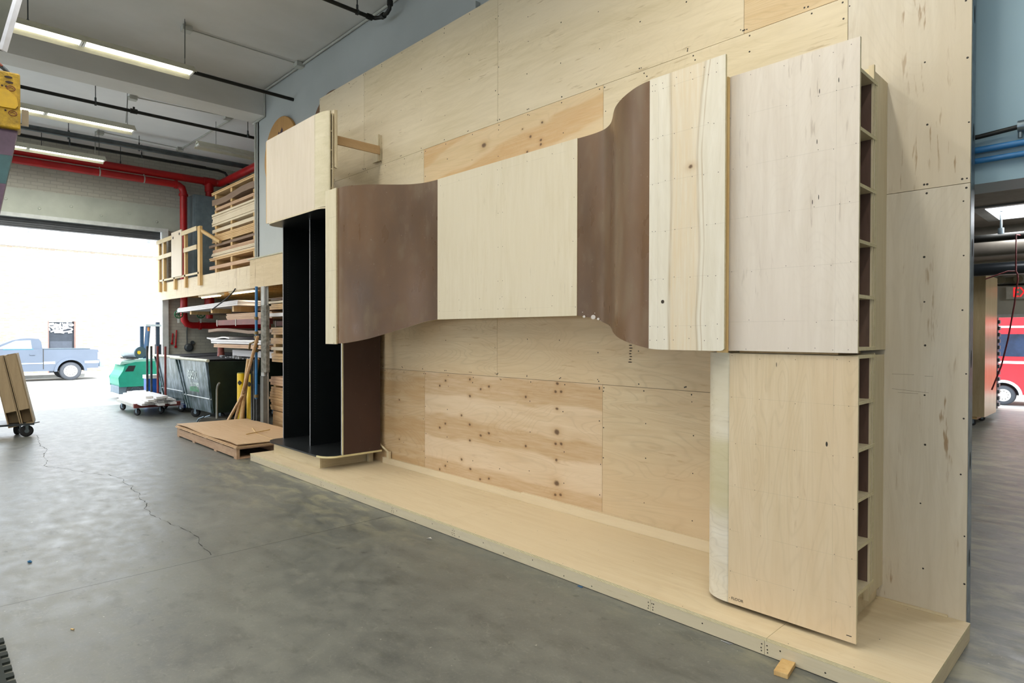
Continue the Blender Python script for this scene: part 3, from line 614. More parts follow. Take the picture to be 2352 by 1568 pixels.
one(MB().box(-2.59, -2.555, 3.082, 3.096, 0, .004), 'blue_tape_bit', [plain('blue_tape', '#2d5d86', .6)], 'scrap of blue tape at the platform foot', 'tape', (-2.57, 3.09, 0))
one(MB().tube([(-4.13, .61, .003), (-4.11, .62, .004)], .004, 6), 'wood_chip', [P_PINE], 'yellowish wood chip on the floor beside the black mat', 'debris', (-4.12, .61, 0))
one(MB().tube([(-6.53, 4.02, .335), (-6.37, 4.02, .27), (-6.27, 4.02, .235)], .014, 4).box(-6.30, -6.25, 4.005, 4.035, .165, .25), 'wood_offcut', [P_GENX], 'small wood offcut on the kick board beside the brown side of the bookcase', 'wood block', (-6.4, 4.02, .165))
mt = []
y_, x_ = .335, -4.24
poly = [(-4.24, -.6), (-3.1, -.6)]
k = 0; x = -3.1
while x > -4.2:
    e = .33 if k % 2 == 0 else .298
    poly += [(x, e), (x - .045, e)]; x -= .045; k += 1
poly += [(-4.24, .33)]
one(MB().prism(poly, 0, .012), 'rubber_mat', [plain('mat_rubber', '#242b27', .85, 0, .1, 30)], 'dark interlocking rubber mat with toothed edge at the lower left corner', 'mat', (-3.6, 0, 0))

# ================================================================== CEILING: LAMPS, PIPES, CONDUIT
TUBE = emit('tube_glow', '#fffbe6', 11.0)
def lamp(x, y0, secs, z, lit=True, label='', group=None, vis=True):
    """strip fluorescent along y: reflector, two tubes and sockets per four-foot section"""
    y1 = y0 + secs * 1.22; t = thing('fluorescent_light', label, 'ceiling light', (x, (y0 + y1) / 2, z), group)
    wdt = .16
    b = MB()
    sec = [(-.035, .06), (.035, .06), (.05, .04), (wdt, -.05), (wdt, -.056), (.035, .02), (-.035, .02), (-wdt, -.056), (-wdt, -.05), (-.05, .04)]
    b.prism([(x + p, z + q) for p, q in sec], y0, y1, axis='y'); b.build('reflector', [plain('reflector_enamel', '#c9c6b2', .5)], t)
    for s_ in range(secs):
        a = y0 + s_ * 1.22 + .035; c_ = a + 1.15
        for dx in (-.035, .035):
            MB().tube([(x + dx, a, z - .016), (x + dx, c_, z - .016)], .019, 12).build('tube', [TUBE if lit else plain('tube_off', '#c9c9c0', .3)], t)
        MB().box(x - .08, x + .08, a - .03, a - .008, z - .035, z + .005).box(x - .08, x + .08, c_ + .008, c_ + .03, z - .035, z + .005).build('socket', [WHITEM], t)
    for yy in (y0 + .35, y1 - .1):
        MB().tube([(x, yy, z + .05), (x, yy, 5.76)], .004, 6).build('chain', [STEELD], t)
    if lit: tube_light(x, (y0 + y1) / 2, z - .062, TUBE_W * secs / 2, secs * 1.2)
    return t
lamp(-8.9, .24, 2, 5.1, True, 'long double fluorescent strip light, nearest of the lit ones at upper left')
lamp(-12.12, .275, 2, 5.1, True, 'lit fluorescent strip light hanging in the middle of the upper left ceiling')
lamp(-14.62, .32, 2, 5.1, True, 'lit fluorescent strip light nearest the red pipes by the roll-up door')
lamp(-12.75, 3.9, 1, 5.25, False, 'unlit fluorescent strip light above the mezzanine lumber pile')
for i, (x, y) in enumerate(((-8.9, -3.4), (-12.1, -3.4), (-6.0, .1), (-6.0, -3.4), (-3.0, -.6), (-3.0, -4.2), (0, -.6), (0, -4.2), (3, -.6), (3, -4.2), (-1.5, 1.0), (-8.9, -7), (-3, -7.4))):
    lamp(x, y, 2, 5.1, True, 'fluorescent strip light over the shop floor, outside the picture', 'shop lights outside the picture')
def pipe(name, path, r, mat, label, cat='pipe', group=None, extra=None):
    o = thing(name, label, cat, path[0], group)
    MB().tube(path, r, 14).build('pipe_run', [mat], o)
    if extra: extra(o)
    return o
def hang(o, pts, r=.03, top=5.76, mat=None):
    for (x, y, z) in pts:
        b = MB().tube([(x, y, z + r), (x, y, top)], .007, 6).tube([(x, y, z + r + .06), (x, y, z + r)], .014, 8); b.lathe((x, y - .012, z), (0, 1, 0), [(0, r + .008), (.024, r + .008)], 14)
        b.build('hanger', [mat or STEELD], o)
pipe('sprinkler_pipe', [(-9.43, -6, 5.3), (-9.43, 4.3, 5.3)], .026, BLKPIPE, 'black iron pipe ending at the grey wall beside the nearest strip light', extra=lambda o: hang(o, [(-9.43, 1.0, 5.3)]))
def jn(o):
    hang(o, [(-11.78, 2.10, 5.3), (-11.72, 4.47, 5.3)])
    MB().lathe((-11.76, 2.58, 5.3), (0, 1, 0), [(0, .04), (.1, .04)]).tube([(-11.76, 2.63, 5.3), (-11.76, 2.63, 5.37)], .016).build('tee_fitting', [BLKPIPE], o)
pipe('sprinkler_pipe', [(-11.77, -6, 5.3), (-11.77, 8.9, 5.3)], .027, BLKPIPE, 'black iron pipe crossing between the beam and the middle strip light', extra=jn)
pipe('grey_duct_pipe', [(-14.92, -6, 5.5), (-14.66, 5.6, 5.5), (-14.66, 8.9, 5.5)], .055, GREYPIPE, 'thick grey pipe under the ceiling in front of the far brick wall', extra=lambda o: hang(o, [(-14.87, 2.2, 5.5), (-14.78, 3.4, 5.5)], .055))
pipe('thin_black_pipe', [(-15.4, -6, 5.5), (-15.47, 5.2, 5.5), (-15.47, 5.36, 5.47), (-15.47, 5.42, 5.38), (-15.47, 5.43, 5.2)], .03, BLKPIPE, 'thin dark pipe bending down beside the far brick wall', extra=lambda o: hang(o, [(-15.42, 2.3, 5.5), (-15.44, 3.6, 5.5)]))
pipe('thin_black_pipe', [(-15.7, -6, 5.58), (-15.7, 5.0, 5.58)], .02, BLKPIPE, 'thinnest dark pipe closest to the far brick wall, just under the ceiling')
pts = [(-6.73, -2.0, 5.5), (-6.71, 4.02, 5.5), (-6.69, 4.09, 5.5), (-6.62, 4.13, 5.5), (-6.48, 4.13, 5.5), (-6.43, 4.13, 5.53), (-6.42, 4.13, 5.6), (-6.42, 4.13, 5.76)]
def jn2(o):
    hang(o, [(-6.715, 3.86, 5.5)], .026)
    b = MB().lathe((-6.71, 3.99, 5.5), (0, 1, 0), [(0, .034), (.05, .036), (.07, .034)]).lathe((-6.60, 4.13, 5.5), (1, 0, 0), [(0, .036), (.05, .036)]).lathe((-6.42, 4.13, 5.57), (0, 0, 1), [(0, .036), (.05, .036)]); b.build('elbow_fitting', [BLKPIPE], o)
pipe('sprinkler_pipe', pts, .024, BLKPIPE, 'black pipe with elbow rising into the ceiling at top centre beside the grey wall', extra=jn2)
# surface conduit
def cond(path, label, r=.012, name='conduit', boxes=()):
    o = thing(name, label, 'conduit', path[0]); MB().tube(path, r, 8).build('conduit_run', [CONDUIT], o)
    for (x, y, z) in boxes: MB().box(x - .06, x + .06, y - .06, y + .06, z - .05, z + .02).build('junction_box', [CONDUIT], o)
cond([(-5.2, 4.28, 5.73), (-10.49, 4.28, 5.73), (-10.49, 4.28, 5.3), (-10.98, 4.28, 5.29)], 'white conduit along the corner of ceiling and grey wall, dropping round the beam', .018, boxes=[(-9.1, 4.24, 5.735)])
cond([(-9.13, 4.2, 5.745), (-9.13, 2.68, 5.745), (-8.95, 2.6, 5.745), (-8.9, 2.58, 5.2)], 'cable across the ceiling from wall box to the nearest strip light', .008, 'ceiling_cable', boxes=[(-9.1, 2.66, 5.74)])
cond([(-12.26, 4.3, 5.745), (-12.4, 2.74, 5.745), (-12.3, 2.66, 5.7), (-12.15, 2.6, 5.2)], 'cable on the ceiling feeding the middle strip light', .008, 'ceiling_cable', boxes=[(-12.4, 2.76, 5.74), (-12.26, 4.3, 5.74)])
cond([(-12.2, 4.4, 5.74), (-15.2, 4.3, 5.74), (-15.5, 4.3, 5.74)], 'straight white conduit running along the bay ceiling toward the far wall', .014, boxes=[(-15.1, 4.27, 5.74)])
cond([(-15.1, 4.2, 5.745), (-15.0, 2.75, 5.745), (-14.9, 2.65, 5.7), (-14.65, 2.6, 5.2)], 'cable on the ceiling feeding the strip light by the red pipes', .008, 'ceiling_cable', boxes=[(-15.0, 2.75, 5.74)])
cond([(-10.86, 4.27, 5.28), (-10.86, 4.27, 2.9)], 'vertical white conduit on the corner of the grey wall', .02)

# red fire pipes
def rp(o):
    for y in (1.2, 2.9, 3.75): hang(o, [(-15.9, y, 5.11)], .075, mat=CONDUIT)
    for p, a in (((-15.9, 4.38, 5.11), (0, 1, 0)), ((-15.9, 4.57, 4.86), (0, 0, 1)), ((-15.9, 4.57, 2.2), (0, 0, 1)), ((-15.9, 4.9, 1.83), (0, 1, 0))):
        MB().lathe(p, a, [(0, .1), (.05, .1)], 20).build('coupling', [REDP], o)
el = [(-15.9, -7, 5.11), (-15.9, 4.35, 5.11), (-15.9, 4.46, 5.10), (-15.9, 4.54, 5.05), (-15.9, 4.57, 4.95), (-15.9, 4.57, 2.1), (-15.9, 4.58, 1.95), (-15.9, 4.64, 1.86), (-15.9, 4.75, 1.83), (-15.9, 6.6, 1.83)]
pipe('red_fire_pipe', el, .078, REDP, 'bright red fire pipe along the far wall turning down beside the door opening', extra=rp)
def rp2(o):
    MB().tube([(-15.93, 5.15, 5.3), (-15.93, 5.15, 2.0)], .078, 14).build('riser', [REDP], o)
    MB().lathe((-15.93, 5.02, 5.3), (0, 1, 0), [(0, .1), (.26, .1)], 20).lathe((-15.93, 5.15, 5.05), (0, 0, 1), [(0, .1), (.2, .1)], 20).lathe((-15.93, 5.15, 2.2), (0, 0, 1), [(0, .11), (.3, .11)], 20).build('coupling', [REDP], o)
    for y in (1.9, 3.3): hang(o, [(-15.93, y, 5.3)], .075)
pipe('red_fire_pipe', [(-15.93, -7, 5.3), (-15.93, 5.3, 5.3), (-15.9, 5.38, 5.3), (-15.8, 5.41, 5.3), (-8.5, 5.41, 5.3)], .085, REDP, 'darker red fire pipe higher up, with a tee, crossing behind the lumber pile', extra=rp2)
# valve set by the door
for y, z, lb in ((4.40, 2.08, 'left green valve wheel on the red pipes below the mezzanine'), (4.88, 2.09, 'right green valve wheel on the red pipes below the mezzanine')):
    o = thing('valve_wheel', lb, 'valve', (-15.72, y, z))
    b = MB(); ring = [(-15.70, y + .085 * math.cos(a), z + .085 * math.sin(a)) for a in [2 * PI * k / 20 for k in range(21)]]; b.tube(ring, .013, 8)
    for a in range(3): b.tube([(-15.70, y - .08 * math.cos(a * PI / 3), z - .08 * math.sin(a * PI / 3)), (-15.70, y + .08 * math.cos(a * PI / 3), z + .08 * math.sin(a * PI / 3))], .008, 6)
    b.build('wheel', [GREENW], o); MB().tube([(-15.70, y, z), (-15.93, y, z)], .016, 8).build('stem', [STEELD], o)
    MB().box(-15.71, -15.70, y - .02, y + .02, z - .2, z - .08).build('tag_card', [WHITEM], o)
for (y, z0, z1, lb) in ((4.41, 1.42, 1.64, 'short red wrench hanging on the brick, left one'), (4.49, 1.34, 1.72, 'long red pipe wrench hanging on the far brick wall')):
    one(MB().tube([(-16.26, y, z0), (-16.26, y + .02, z1)], .016, 8).lathe((-16.26, y, z0 - .02), (1, 0, 0), [(-.015, .028), (.015, .028)], 12), 'red_wrench', [REDP], lb, 'wrench', (-16.26, y, z0))
one(MB().lathe((-16.28, 4.78, 1.3), (1, 0, 0), [(0, .10), (.05, .10), (.07, .06)], 20).lathe((-16.27, 4.86, 1.42), (1, 0, 0), [(0, .045), (.04, .045)], 14).tube([(-16.26, 4.74, 2.1), (-16.26, 4.74, 1.38)], .012, 8), 'alarm_bell', [GREYPIPE], 'grey round alarm bell on the brick below the red pipes', 'bell', (-16.28, 4.78, 1.3))
o = thing('white_bucket', 'white bucket upside on a red cone behind the green dumpster', 'bucket', (-13.6, 4.62, 1.15))
# traffic cone with a roll on top
MB().lathe((-13.6, 4.62, 1.36), (0, 0, 1), [(0, .07), (.17, .085), (.175, .09)], 20).build('body', [WHITEM], o)
one(MB().lathe((-13.6, 4.62, 1.08), (0, 0, 1), [(0, .10), (.02, .10), (.03, .075), (.26, .06), (.275, .06)], 20), 'red_canister', [plain('faded_red', '#a8594b', .6, 0, .3, 9)], 'faded red canister under the white bucket on the dumpster', 'canister', (-13.6, 4.62, 1.1))
o = thing('electrical_cabinet', 'tall scuffed blue-grey metal cabinet on the mezzanine beside the red riser', 'cabinet', (-16.0, 5.0, 2.85))
MB().box(-16.25, -15.78, 4.76, 5.33, 2.79, 4.92).build('body', [plain('grey_blue_metal', '#76858c', .4, 0, .12, 4)], o)
MB().box(-15.78, -15.765, 4.78, 5.31, 3.02, 4.9).build('door', [plain('grey_blue_metal_door', '#7f8e95', .3, 0, .12, 5)], o)
MB().box(-15.765, -15.76, 4.84, 4.92, 3.72, 3.82).build('label_plate', [WHITEM], o)

# round wooden discs hung on the grey wall
for (x, z, m, lb, mark) in ((-9.83, 4.5, ply('disc_orange', '#c99a52', '#bd8c46', 'z', '#8a5d35', .1, .1, seed=70), 'large round orange-brown wooden disc with dark logo mark, on the grey wall above the box', True),
                            (-8.15, 4.45, ply('disc_brown', '#7a5a3c', '#6e5034', 'z', '#4a3524', .1, .1, seed=71), 'dark brown round wooden disc mostly hidden behind the box', False)):
    o = thing('wooden_disc', lb, 'disc', (x, 4.27, z))
    MB().lathe((x, 4.298, z), (0, -1, 0), [(0, .62), (.033, .62), (.038, .615)], 56).build('face', [m], o)
    if mark:
        b = MB()
        for q in ([(-9.98, 4.62), (-9.90, 4.66), (-9.93, 4.70), (-9.84, 4.80), (-9.80, 4.76), (-9.72, 4.88), (-9.76, 4.94), (-9.84, 4.86), (-9.88, 4.90), (-9.96, 4.80), (-9.92, 4.76), (-10.02, 4.68)], [(-10.06, 4.66), (-10.12, 4.66), (-10.12, 4.60), (-10.04, 4.58)]):
            b.prism(q, 4.2585, 4.2595, axis='y')
        b.build('painted_mark', [plain('mark_purple', '#4b3440', .7)], o)

# ================================================================== MEZZANINE
mz = thing('mezzanine', 'wooden mezzanine deck with pale plywood fascia over the lumber racks', 'mezzanine', (-12.6, 4.2, 2.4))
def stains(n, c):
    q = n.noise(n.map((7, 1, .9)), 1.6, 4, .6); w_ = n.noise(n.map((1.1, 1, 1.1)), 1.4, 2)
    return n.mix(n.math('MULTIPLY', n.math('MULTIPLY', n.rng(q, .54, .68), n.rng(w_, .46, .62)), .5), c, hexc('#8a6a48'))
P_MZ = ply('ply_fascia', '#dccdaa', '#d2c19a', 'x', '#9a6a40', .7, .1, '#dfcfae', seed=75, extra=stains)
MB().box(-16.28, -10.81, 4.15, 4.168, 2.41, 2.80).build('fascia_board', [P_MZ], mz)
MB().box(-10.808, -8.55, 4.15, 4.168, 2.41, 2.895).build('fascia_board', [ply('ply_fascia_dirty', '#d3bf94', '#c6b083', 'x', '#6e5a3e', .9, .1, seed=76, extra=stains)], mz)
MB().box(-10.9, -8.55, 4.14, 4.29, 2.897, 2.915).build('ledge', [plain('ledge_grey', '#b8b59b', .6)], mz)
MB().box(-16.28, -8.55, 4.17, 8.95, 2.70, 2.79).build('deck', [P_GENX], mz)
b = MB()
for k in range(18): b.box(-16.1 + k * .44, -16.06 + k * .44, 4.2, 8.9, 2.5, 2.69)
b.build('joist', [P_PINE], mz)
MB().box(-10.27, -10.15, 4.12, 4.149, .94, 2.41).box(-10.27, -10.15, 4.17, 4.2, 0, 2.5).build('pillar', [plain('pillar_white', '#c4c5c0', .7, 0, .1, 4)], mz)
b = MB().prism([(-10.22, 4.10), (-10.12, 4.10), (-10.08, 4.13), (-10.09, 4.19), (-10.145, 4.19), (-10.145, 4.118), (-10.22, 4.118)], 1.0, 2.1); b.build('foam_wrap', [plain('pillar_stucco', '#8f8d84', .9, 0, .25, 18, bump=.6)], mz)
MB().box(-10.25, -10.13, 4.1, 4.168, 0, .94).build('column_foot', [plain('column_grey', '#6d6e69', .7, 0, .15, 6)], mz)
gr = thing('wooden_guardrail', 'lumber guardrail with posts and a plywood infill panel on the mezzanine edge', 'guardrail', (-15.0, 4.12, 2.6))
for x, z0, z1 in ((-16.1, 2.60, 3.73), (-15.74, 2.60, 3.73), (-14.93, 2.60, 2.90), (-14.19, 2.60, 3.73), (-13.32, 2.60, 3.78)):
    MB().box(x - .045 if x > -16 else x - .06, x + (.045 if x < -13.5 else .09), 4.095, 4.149, z0, z1).build('post', [P_PINE], gr)
MB().box(-16.25, -15.06, 4.075, 4.094, 3.70, 3.79).build('rail', [P_GENX], gr)
MB().box(-14.36, -13.38, 4.075, 4.094, 3.70, 3.79).build('rail', [P_GENX], gr)
MB().box(-16.25, -15.06, 4.075, 4.094, 3.34, 3.43).build('rail', [P_GENX], gr)
MB().box(-14.2, -13.38, 4.075, 4.094, 3.33, 3.42).build('rail', [P_GENX], gr)
b = MB().box(-15.05, -14.34, 4.076, 4.094, 2.86, 3.84); b.disc((-14.92, 4.0755, 3.72), (0, -1, 0), .03, 1, 8, 1.5).disc((-14.48, 4.0755, 3.76), (0, -1, 0), .03, 1, 8, 1.5)
b.build('infill_panel', [P_BOX, SCREW], gr)
b = MB().tube([(-13.27, 4.13, 3.70), (-12.68, 4.3, 3.42)], .04, 4); b.build('brace', [P_PINE], gr)
MB().box(-16.1, -13.3, 4.095, 4.11, 2.83, 2.87).build('toe_rail', [P_GENX], gr)

# lumber on the mezzanine: every board / sheet is its own object
WOODS = {
 'tan': ply('w_tan', '#cfae7c', '#b98f5c', 'x', '#7c552f', .5, .2, seed=80), 'pale': ply('w_pale', '#e2d4b4', '#d6c6a2', 'x', '#a3885c', .3, .1, seed=81),
 'brown': ply('w_brown', '#8d735a', '#7c644e', 'x', '#54412f', .4, .1, seed=82), 'yellow': ply('w_yellow', '#d8b47a', '#c79f62', 'x', '#8a5d2f', .4, .2, seed=83),
 'pink': ply('w_pink', '#cdaa85', '#be9872', 'x', '#8a5d35', .3, .2, seed=84), 'white': ply('w_white', '#e6e6e4', '#d9d9d6', 'x', '#a5a39c', .3, .05, seed=85)}
def board(x0, x1, y0, y1, z0, z1, wood, label, cat, group, name='board', sag=0.0, rag=.06, tilt=0.0):
    cx, cy = (x0 + x1) / 2, (y0 + y1) / 2
    a, c_ = x0 + random.uniform(0, rag), x1 + random.uniform(-rag * .3, 0); ya = y0 + random.uniform(0, .03)
    n_ = 6 if sag else 1; vs = []; fs = []
    for i in range(n_ + 1):
        t = i / n_; x = a + (c_ - a) * t; dz = -sag * math.sin(PI * t * 2) + tilt * (1 - t)
        vs += [(x, ya, z0 + dz), (x, y1, z0 + dz), (x, y1, z1 + dz), (x, ya, z1 + dz)]
    for i in range(n_):
        k = i * 4
        for j in range(4): fs.append((k + j, k + 4 + j, k + 4 + (j + 1) % 4, k + (j + 1) % 4))
    fs += [(0, 1, 2, 3), tuple(n_ * 4 + q for q in (3, 2, 1, 0))]
    return one(MB().add(vs, fs), name, [WOODS[wood]], label, cat, (cx, cy, z0), group)
ORD = {1: [''], 2: ['lower ', 'upper '], 3: ['lowest ', 'middle ', 'top ']}
NTH = ['lowest ', 'second lowest ', 'third lowest ', 'fourth lowest ', 'fifth lowest ', 'sixth lowest ', 'seventh lowest ', 'eighth lowest ', 'ninth lowest ']
def pile(x0, x1, y0, y1, z0, z1, cnt, wood, desc, where, name='board', sag=0, rag=.06, tilt=0):
    h = (z1 - z0) / cnt; od = ORD.get(cnt, NTH)
    for k in range(cnt):
        board(x0, x1, y0, y1, z0 + k * h + .0005, z0 + (k + 1) * h - .003, wood, od[k] + desc + ' ' + where, 'lumber', desc + 's ' + where, name, sag, rag, tilt)
def spacers(xs, y0, y1, z0, z1, where):
    for x, sd_ in zip(xs, ('left', 'right') if len(xs) == 2 else ('left', 'middle', 'right')): one(MB().box(x - .045, x + .045, y0 + .02, y1, z0, z1), 'spacer_block', [P_PINE], sd_ + ' pine spacer block ' + where, 'wood block', (x, y0, z0), 'spacer blocks ' + where)
XL, XR, Y0, Y1 = -13.28, -10.86, 4.32, 5.25
LAY = [(2.93, 3.0, 1, 'pink', 'thick pinkish beam', 'at the very bottom of the mezzanine lumber', 0, -13.45),
 (3.10, 3.155, 2, 'yellow', 'yellow plywood sheet', 'second from the bottom of the mezzanine lumber', 0, -13.4),
 (3.16, 3.24, 3, 'pale', 'pale plywood sheet', 'below the middle of the mezzanine lumber', 0, 0),
 (3.245, 3.31, 3, 'pink', 'pinkish board', 'just above the pale sheets of the mezzanine lumber', 0, 0),
 (3.37, 3.42, 1, 'brown', 'dark curling sheet', 'sticking out at mid height of the mezzanine lumber', .0, -13.5),
 (3.45, 3.60, 5, 'yellow', 'yellow plank', 'across the middle of the mezzanine lumber', 0, 0),
 (3.65, 3.72, 1, 'pale', 'single pale plank', 'under the thick white stack on the mezzanine', 0, 0),
 (3.78, 4.02, 6, 'pale', 'wide white plywood sheet', 'in the thickest stack of the mezzanine lumber', 0, 0),
 (4.07, 4.14, 3, 'pink', 'weathered board', 'above the thick white stack on the mezzanine', 0, -13.1),
 (4.20, 4.32, 1, 'brown', 'broad sagging brown panel', 'near the top of the mezzanine lumber', .03, 0),
 (4.40, 4.46, 3, 'yellow', 'thin splintered board', 'on the very top of the mezzanine lumber', 0, 0)]
prev = 2.79
for i, (z0, z1, cnt, wd, de, wh, sag, xl) in enumerate(LAY):
    if z0 - prev > .03: spacers((-13.05, -12.2, -11.1), Y0, Y1, prev + .001, z0 - .001, 'under the ' + de + ('s' if cnt > 1 else ''))
    pile(xl or XL, XR, Y0, Y1, z0, z1, cnt, wd, de, wh, sag=sag); prev = z1
# storage racks below, left of the pillar
def beam(x0, x1, y, z0, z1, lb):
    o = thing('rack_beam', lb, 'rack beam', (x0, y, z0)); MB().box(x0, x1, y, y + .06, z0, z1).build('rail', [REDD], o)
    k = x0 + .05
    while k < x1: MB().box(k, k + .03, y - .008, y, z0 - .02, z1 + .01).build('clip', [CONDUIT], o); k += 1.0
beam(-13.1, -10.5, 4.36, 1.80, 1.90, 'dark red rack beam left of the pillar, under the pinkish planks')
beam(-13.1, -10.5, 5.55, 1.80, 1.90, 'rear dark red rack beam behind the pinkish planks')
pile(-15.85, -11.9, 4.36, 4.8, 2.17, 2.27, 3, 'white', 'long white board', 'right under the mezzanine fascia', rag=.25, tilt=-.05)
pile(-15.5, -11.3, 4.82, 5.3, 2.08, 2.15, 1, 'brown', 'grey-brown plank', 'hanging behind the long white boards', rag=.1)
spacers((-14.9, -13.55, -12.35), 4.4, 4.8, 2.06, 2.165, 'carrying the long white boards')
pile(-12.8, -10.5, 4.4, 5.4, 1.90, 2.02, 6, 'pink', 'pinkish thin plank', 'on the red rack beam left of the pillar', rag=.28)
pile(-13.9, -10.6, 4.42, 5.3, 1.66, 1.72, 1, 'brown', 'bent grey sheet', 'bulging under the red rack beam', sag=-.03)
pile(-13.95, -12.6, 4.42, 5.3, 1.53, 1.56, 1, 'white', 'bent white sheet', 'curling below the grey sheet', sag=.02)
pile(-13.5, -10.7, 4.36, 5.3, 1.44, 1.52, 2, 'white', 'white edged board', 'resting above the dumpster, left of the pillar', rag=.1)
pile(-13.4, -10.7, 4.38, 5.3, 1.36, 1.43, 2, 'pink', 'pink edged board', 'below the white edged boards above the dumpster', rag=.1)
# right of the pillar, partly behind the bookcase
XA, XB = -10.5, -8.6
pile(XA + .15, XB, 4.3, 5.4, .04, .35, 2, 'tan', 'thick tan sheet', 'at floor level right of the pillar', rag=.1)
pile(XA + .1, XB, 4.3, 5.4, .36, .75, 9, 'tan', 'tan plywood sheet', 'in the tall lower stack right of the pillar', rag=.08)
spacers((-10.2, -9.4), 4.3, 5.4, .751, .779, 'between the two lower stacks right of the pillar')
pile(XA + .1, XB, 4.3, 5.4, .78, .92, 3, 'pink', 'pinkish sheet', 'above the tall lower stack right of the pillar', rag=.08)
beam(-9.98, -8.6, 4.36, 1.06, 1.16, 'lower dark red rack beam right of the pillar')
pile(XA + .15, XB, 4.3, 5.4, 1.165, 1.31, 3, 'yellow', 'yellowish board', 'on the lower red beam right of the pillar', rag=.1)
spacers((-10.2, -9.4), 4.3, 5.4, 1.311, 1.359, 'above the lower red beam boards')
pile(XA + .15, XB, 4.3, 5.4, 1.36, 1.415, 1, 'pale', 'single pale plank', 'at mid height right of the pillar', rag=.05)
spacers((-10.2, -9.4), 4.3, 5.4, 1.416, 1.464, 'above the single pale plank')
pile(XA + .15, XB, 4.3, 5.4, 1.465, 1.565, 1, 'tan', 'deep tan plank', 'above the single pale plank right of the pillar', rag=.05)
spacers((-10.2, -9.4), 4.3, 5.4, 1.566, 1.619, 'above the deep tan plank')
pile(XA + .15, XB, 4.3, 5.4, 1.62, 1.74, 3, 'tan', 'tan plank', 'just below the upper red beam right of the pillar', rag=.08)
beam(-9.98, -8.6, 4.36, 1.81, 1.90, 'upper dark red rack beam right of the pillar')
pile(XA, XB, 4.3, 5.4, 1.92, 1.98, 1, 'white', 'bright white plank', 'on the upper red beam right of the pillar', rag=.03)
pile(XA + .1, XB, 4.3, 5.4, 2.04, 2.13, 3, 'yellow', 'thin tan strip', 'above the bright white plank', rag=.1)
pile(XA, XB, 4.3, 5.4, 2.14, 2.18, 1, 'pale', 'thin white plank', 'near the top of the rack right of the pillar', rag=.03)
pile(XA, XB, 4.3, 5.4, 2.19, 2.23, 3, 'brown', 'thin dark stick', 'on the topmost layer right of the pillar', rag=.2)
one(MB().box(-10.0, -8.65, 5.42, 5.46, .93, 1.9), 'rack_panel', [plain('rack_dark', '#3d4144', .6)], 'dark steel panel behind the boards right of the pillar', 'rack', (-9.5, 4.55, 0))
# lights beneath the mezzanine
for x0, x1, y, lb in ((-14.8, -13.6, 4.62, 'lit strip light below the mezzanine, left one'), (-12.9, -11.65, 4.60, 'lit strip light below the mezzanine, right one near the pillar')):
    o = thing('under_deck_light', lb, 'ceiling light', (x0, y, 2.45))
    MB().box(x0, x1, y - .07, y + .07, 2.445, 2.495).build('housing', [WHITEM], o)
    MB().tube([(x0 + .03, y, 2.435), (x1 - .03, y, 2.435)], .019, 10).build('tube', [emit('tube_warm', '#fff0b8', 4.0)], o)
    l = bpy.data.lights.new('under_deck', 'AREA'); l.shape = 'RECTANGLE'; l.size = 1.2; l.size_y = .1; l.energy = 12; l.color = (1, .9, .7)
    q = bpy.data.objects.new('under_deck', l); COL.objects.link(q); q.location = ((x0 + x1) / 2, y, 2.405)
# cables hanging from the underside
one(MB().tube([(-11.45, 4.14, 2.44), (-11.5, 4.12, 2.38), (-11.75, 4.12, 2.3), (-12.1, 4.13, 2.22), (-12.7, 4.15, 2.10)], .012, 6), 'black_strap', [RUBBER], 'black strap slanting down in front of the boards under the mezzanine', 'strap', (-11.5, 4.12, 2.2))
o = thing('blue_pipe', 'vertical blue air pipe with brass valves in front of the pillar', 'pipe', (-10.32, 4.06, 0))
MB().tube([(-10.3, 4.06, 2.41), (-10.32, 4.06, .56)], .022, 12).build('pipe_run', [plain('blue_pipe_paint', '#2b6ea3', .35)], o)
b = MB()
for z in (1.86, 1.62, 1.55, 1.48, 1.4, 1.33, .58): b.lathe((-10.31, 4.06, z), (0, 0, 1), [(0, .034), (.05, .034)], 12)
b.tube([(-10.31, 4.04, 1.5), (-10.42, 4.0, 1.47), (-10.45, 4.0, 1.38)], .018, 8).tube([(-10.31, 4.04, 1.42), (-10.22, 4.0, 1.44)], .014, 8)
b.build('valve', [plain('brass_dull', '#7d6a46', .4, .7)], o)
one(MB().box(-10.62, -10.40, 4.10, 4.16, 0, .78).box(-10.6, -10.56, 4.08, 4.1, 0, 1.1).box(-10.5, -10.46, 4.08, 4.1, 0, 1.2), 'upright_channel', [STEELD], 'dark steel channel leaning at the pillar foot', 'steel channel', (-10.5, 4.1, 0))

# ================================================================== DUMPSTERS, BOLLARDS, PALLET, LEANING BOARDS
def caster(par, x, y, rr, w, ang, ztop, name='caster'):
    M = Matrix.Translation((x, y, rr)) @ Matrix.Rotation(ang, 4, 'Z')
    b = MB(); c0 = M @ Vector((0, -w / 2, 0)); ax = (M.to_3x3() @ Vector((0, 1, 0)))
    b.lathe(c0, ax, [(0, rr * .8), (w * .15, rr), (w * .85, rr), (w, rr * .8)], 24)
    wheel = b.build(name, [RUBBER], par)
    b = MB(); b.lathe(c0 - ax * .002, ax, [(0, rr * .35), (w + .004, rr * .35)], 14).box(-.018, .018, -w / 2 - .012, -w / 2 - .004, -.01, ztop - rr - .001, 0, M).box(-.018, .018, w / 2 + .004, w / 2 + .012, -.01, ztop - rr - .001, 0, M).box(-.035, .035, -w / 2 - .012, w / 2 + .012, ztop - rr - .012, ztop - rr - .001, 0, M)
    b.build('fork', [STEEL], wheel)
n = N('dumpster_steel_lit'); q = n.noise(n.map((3, 3, 1.2)), 2.5, 7, .65, 1.0); q2 = n.noise(n.map((6, 6, 1.5), (3, 1, 2)), 2, 5, .7)
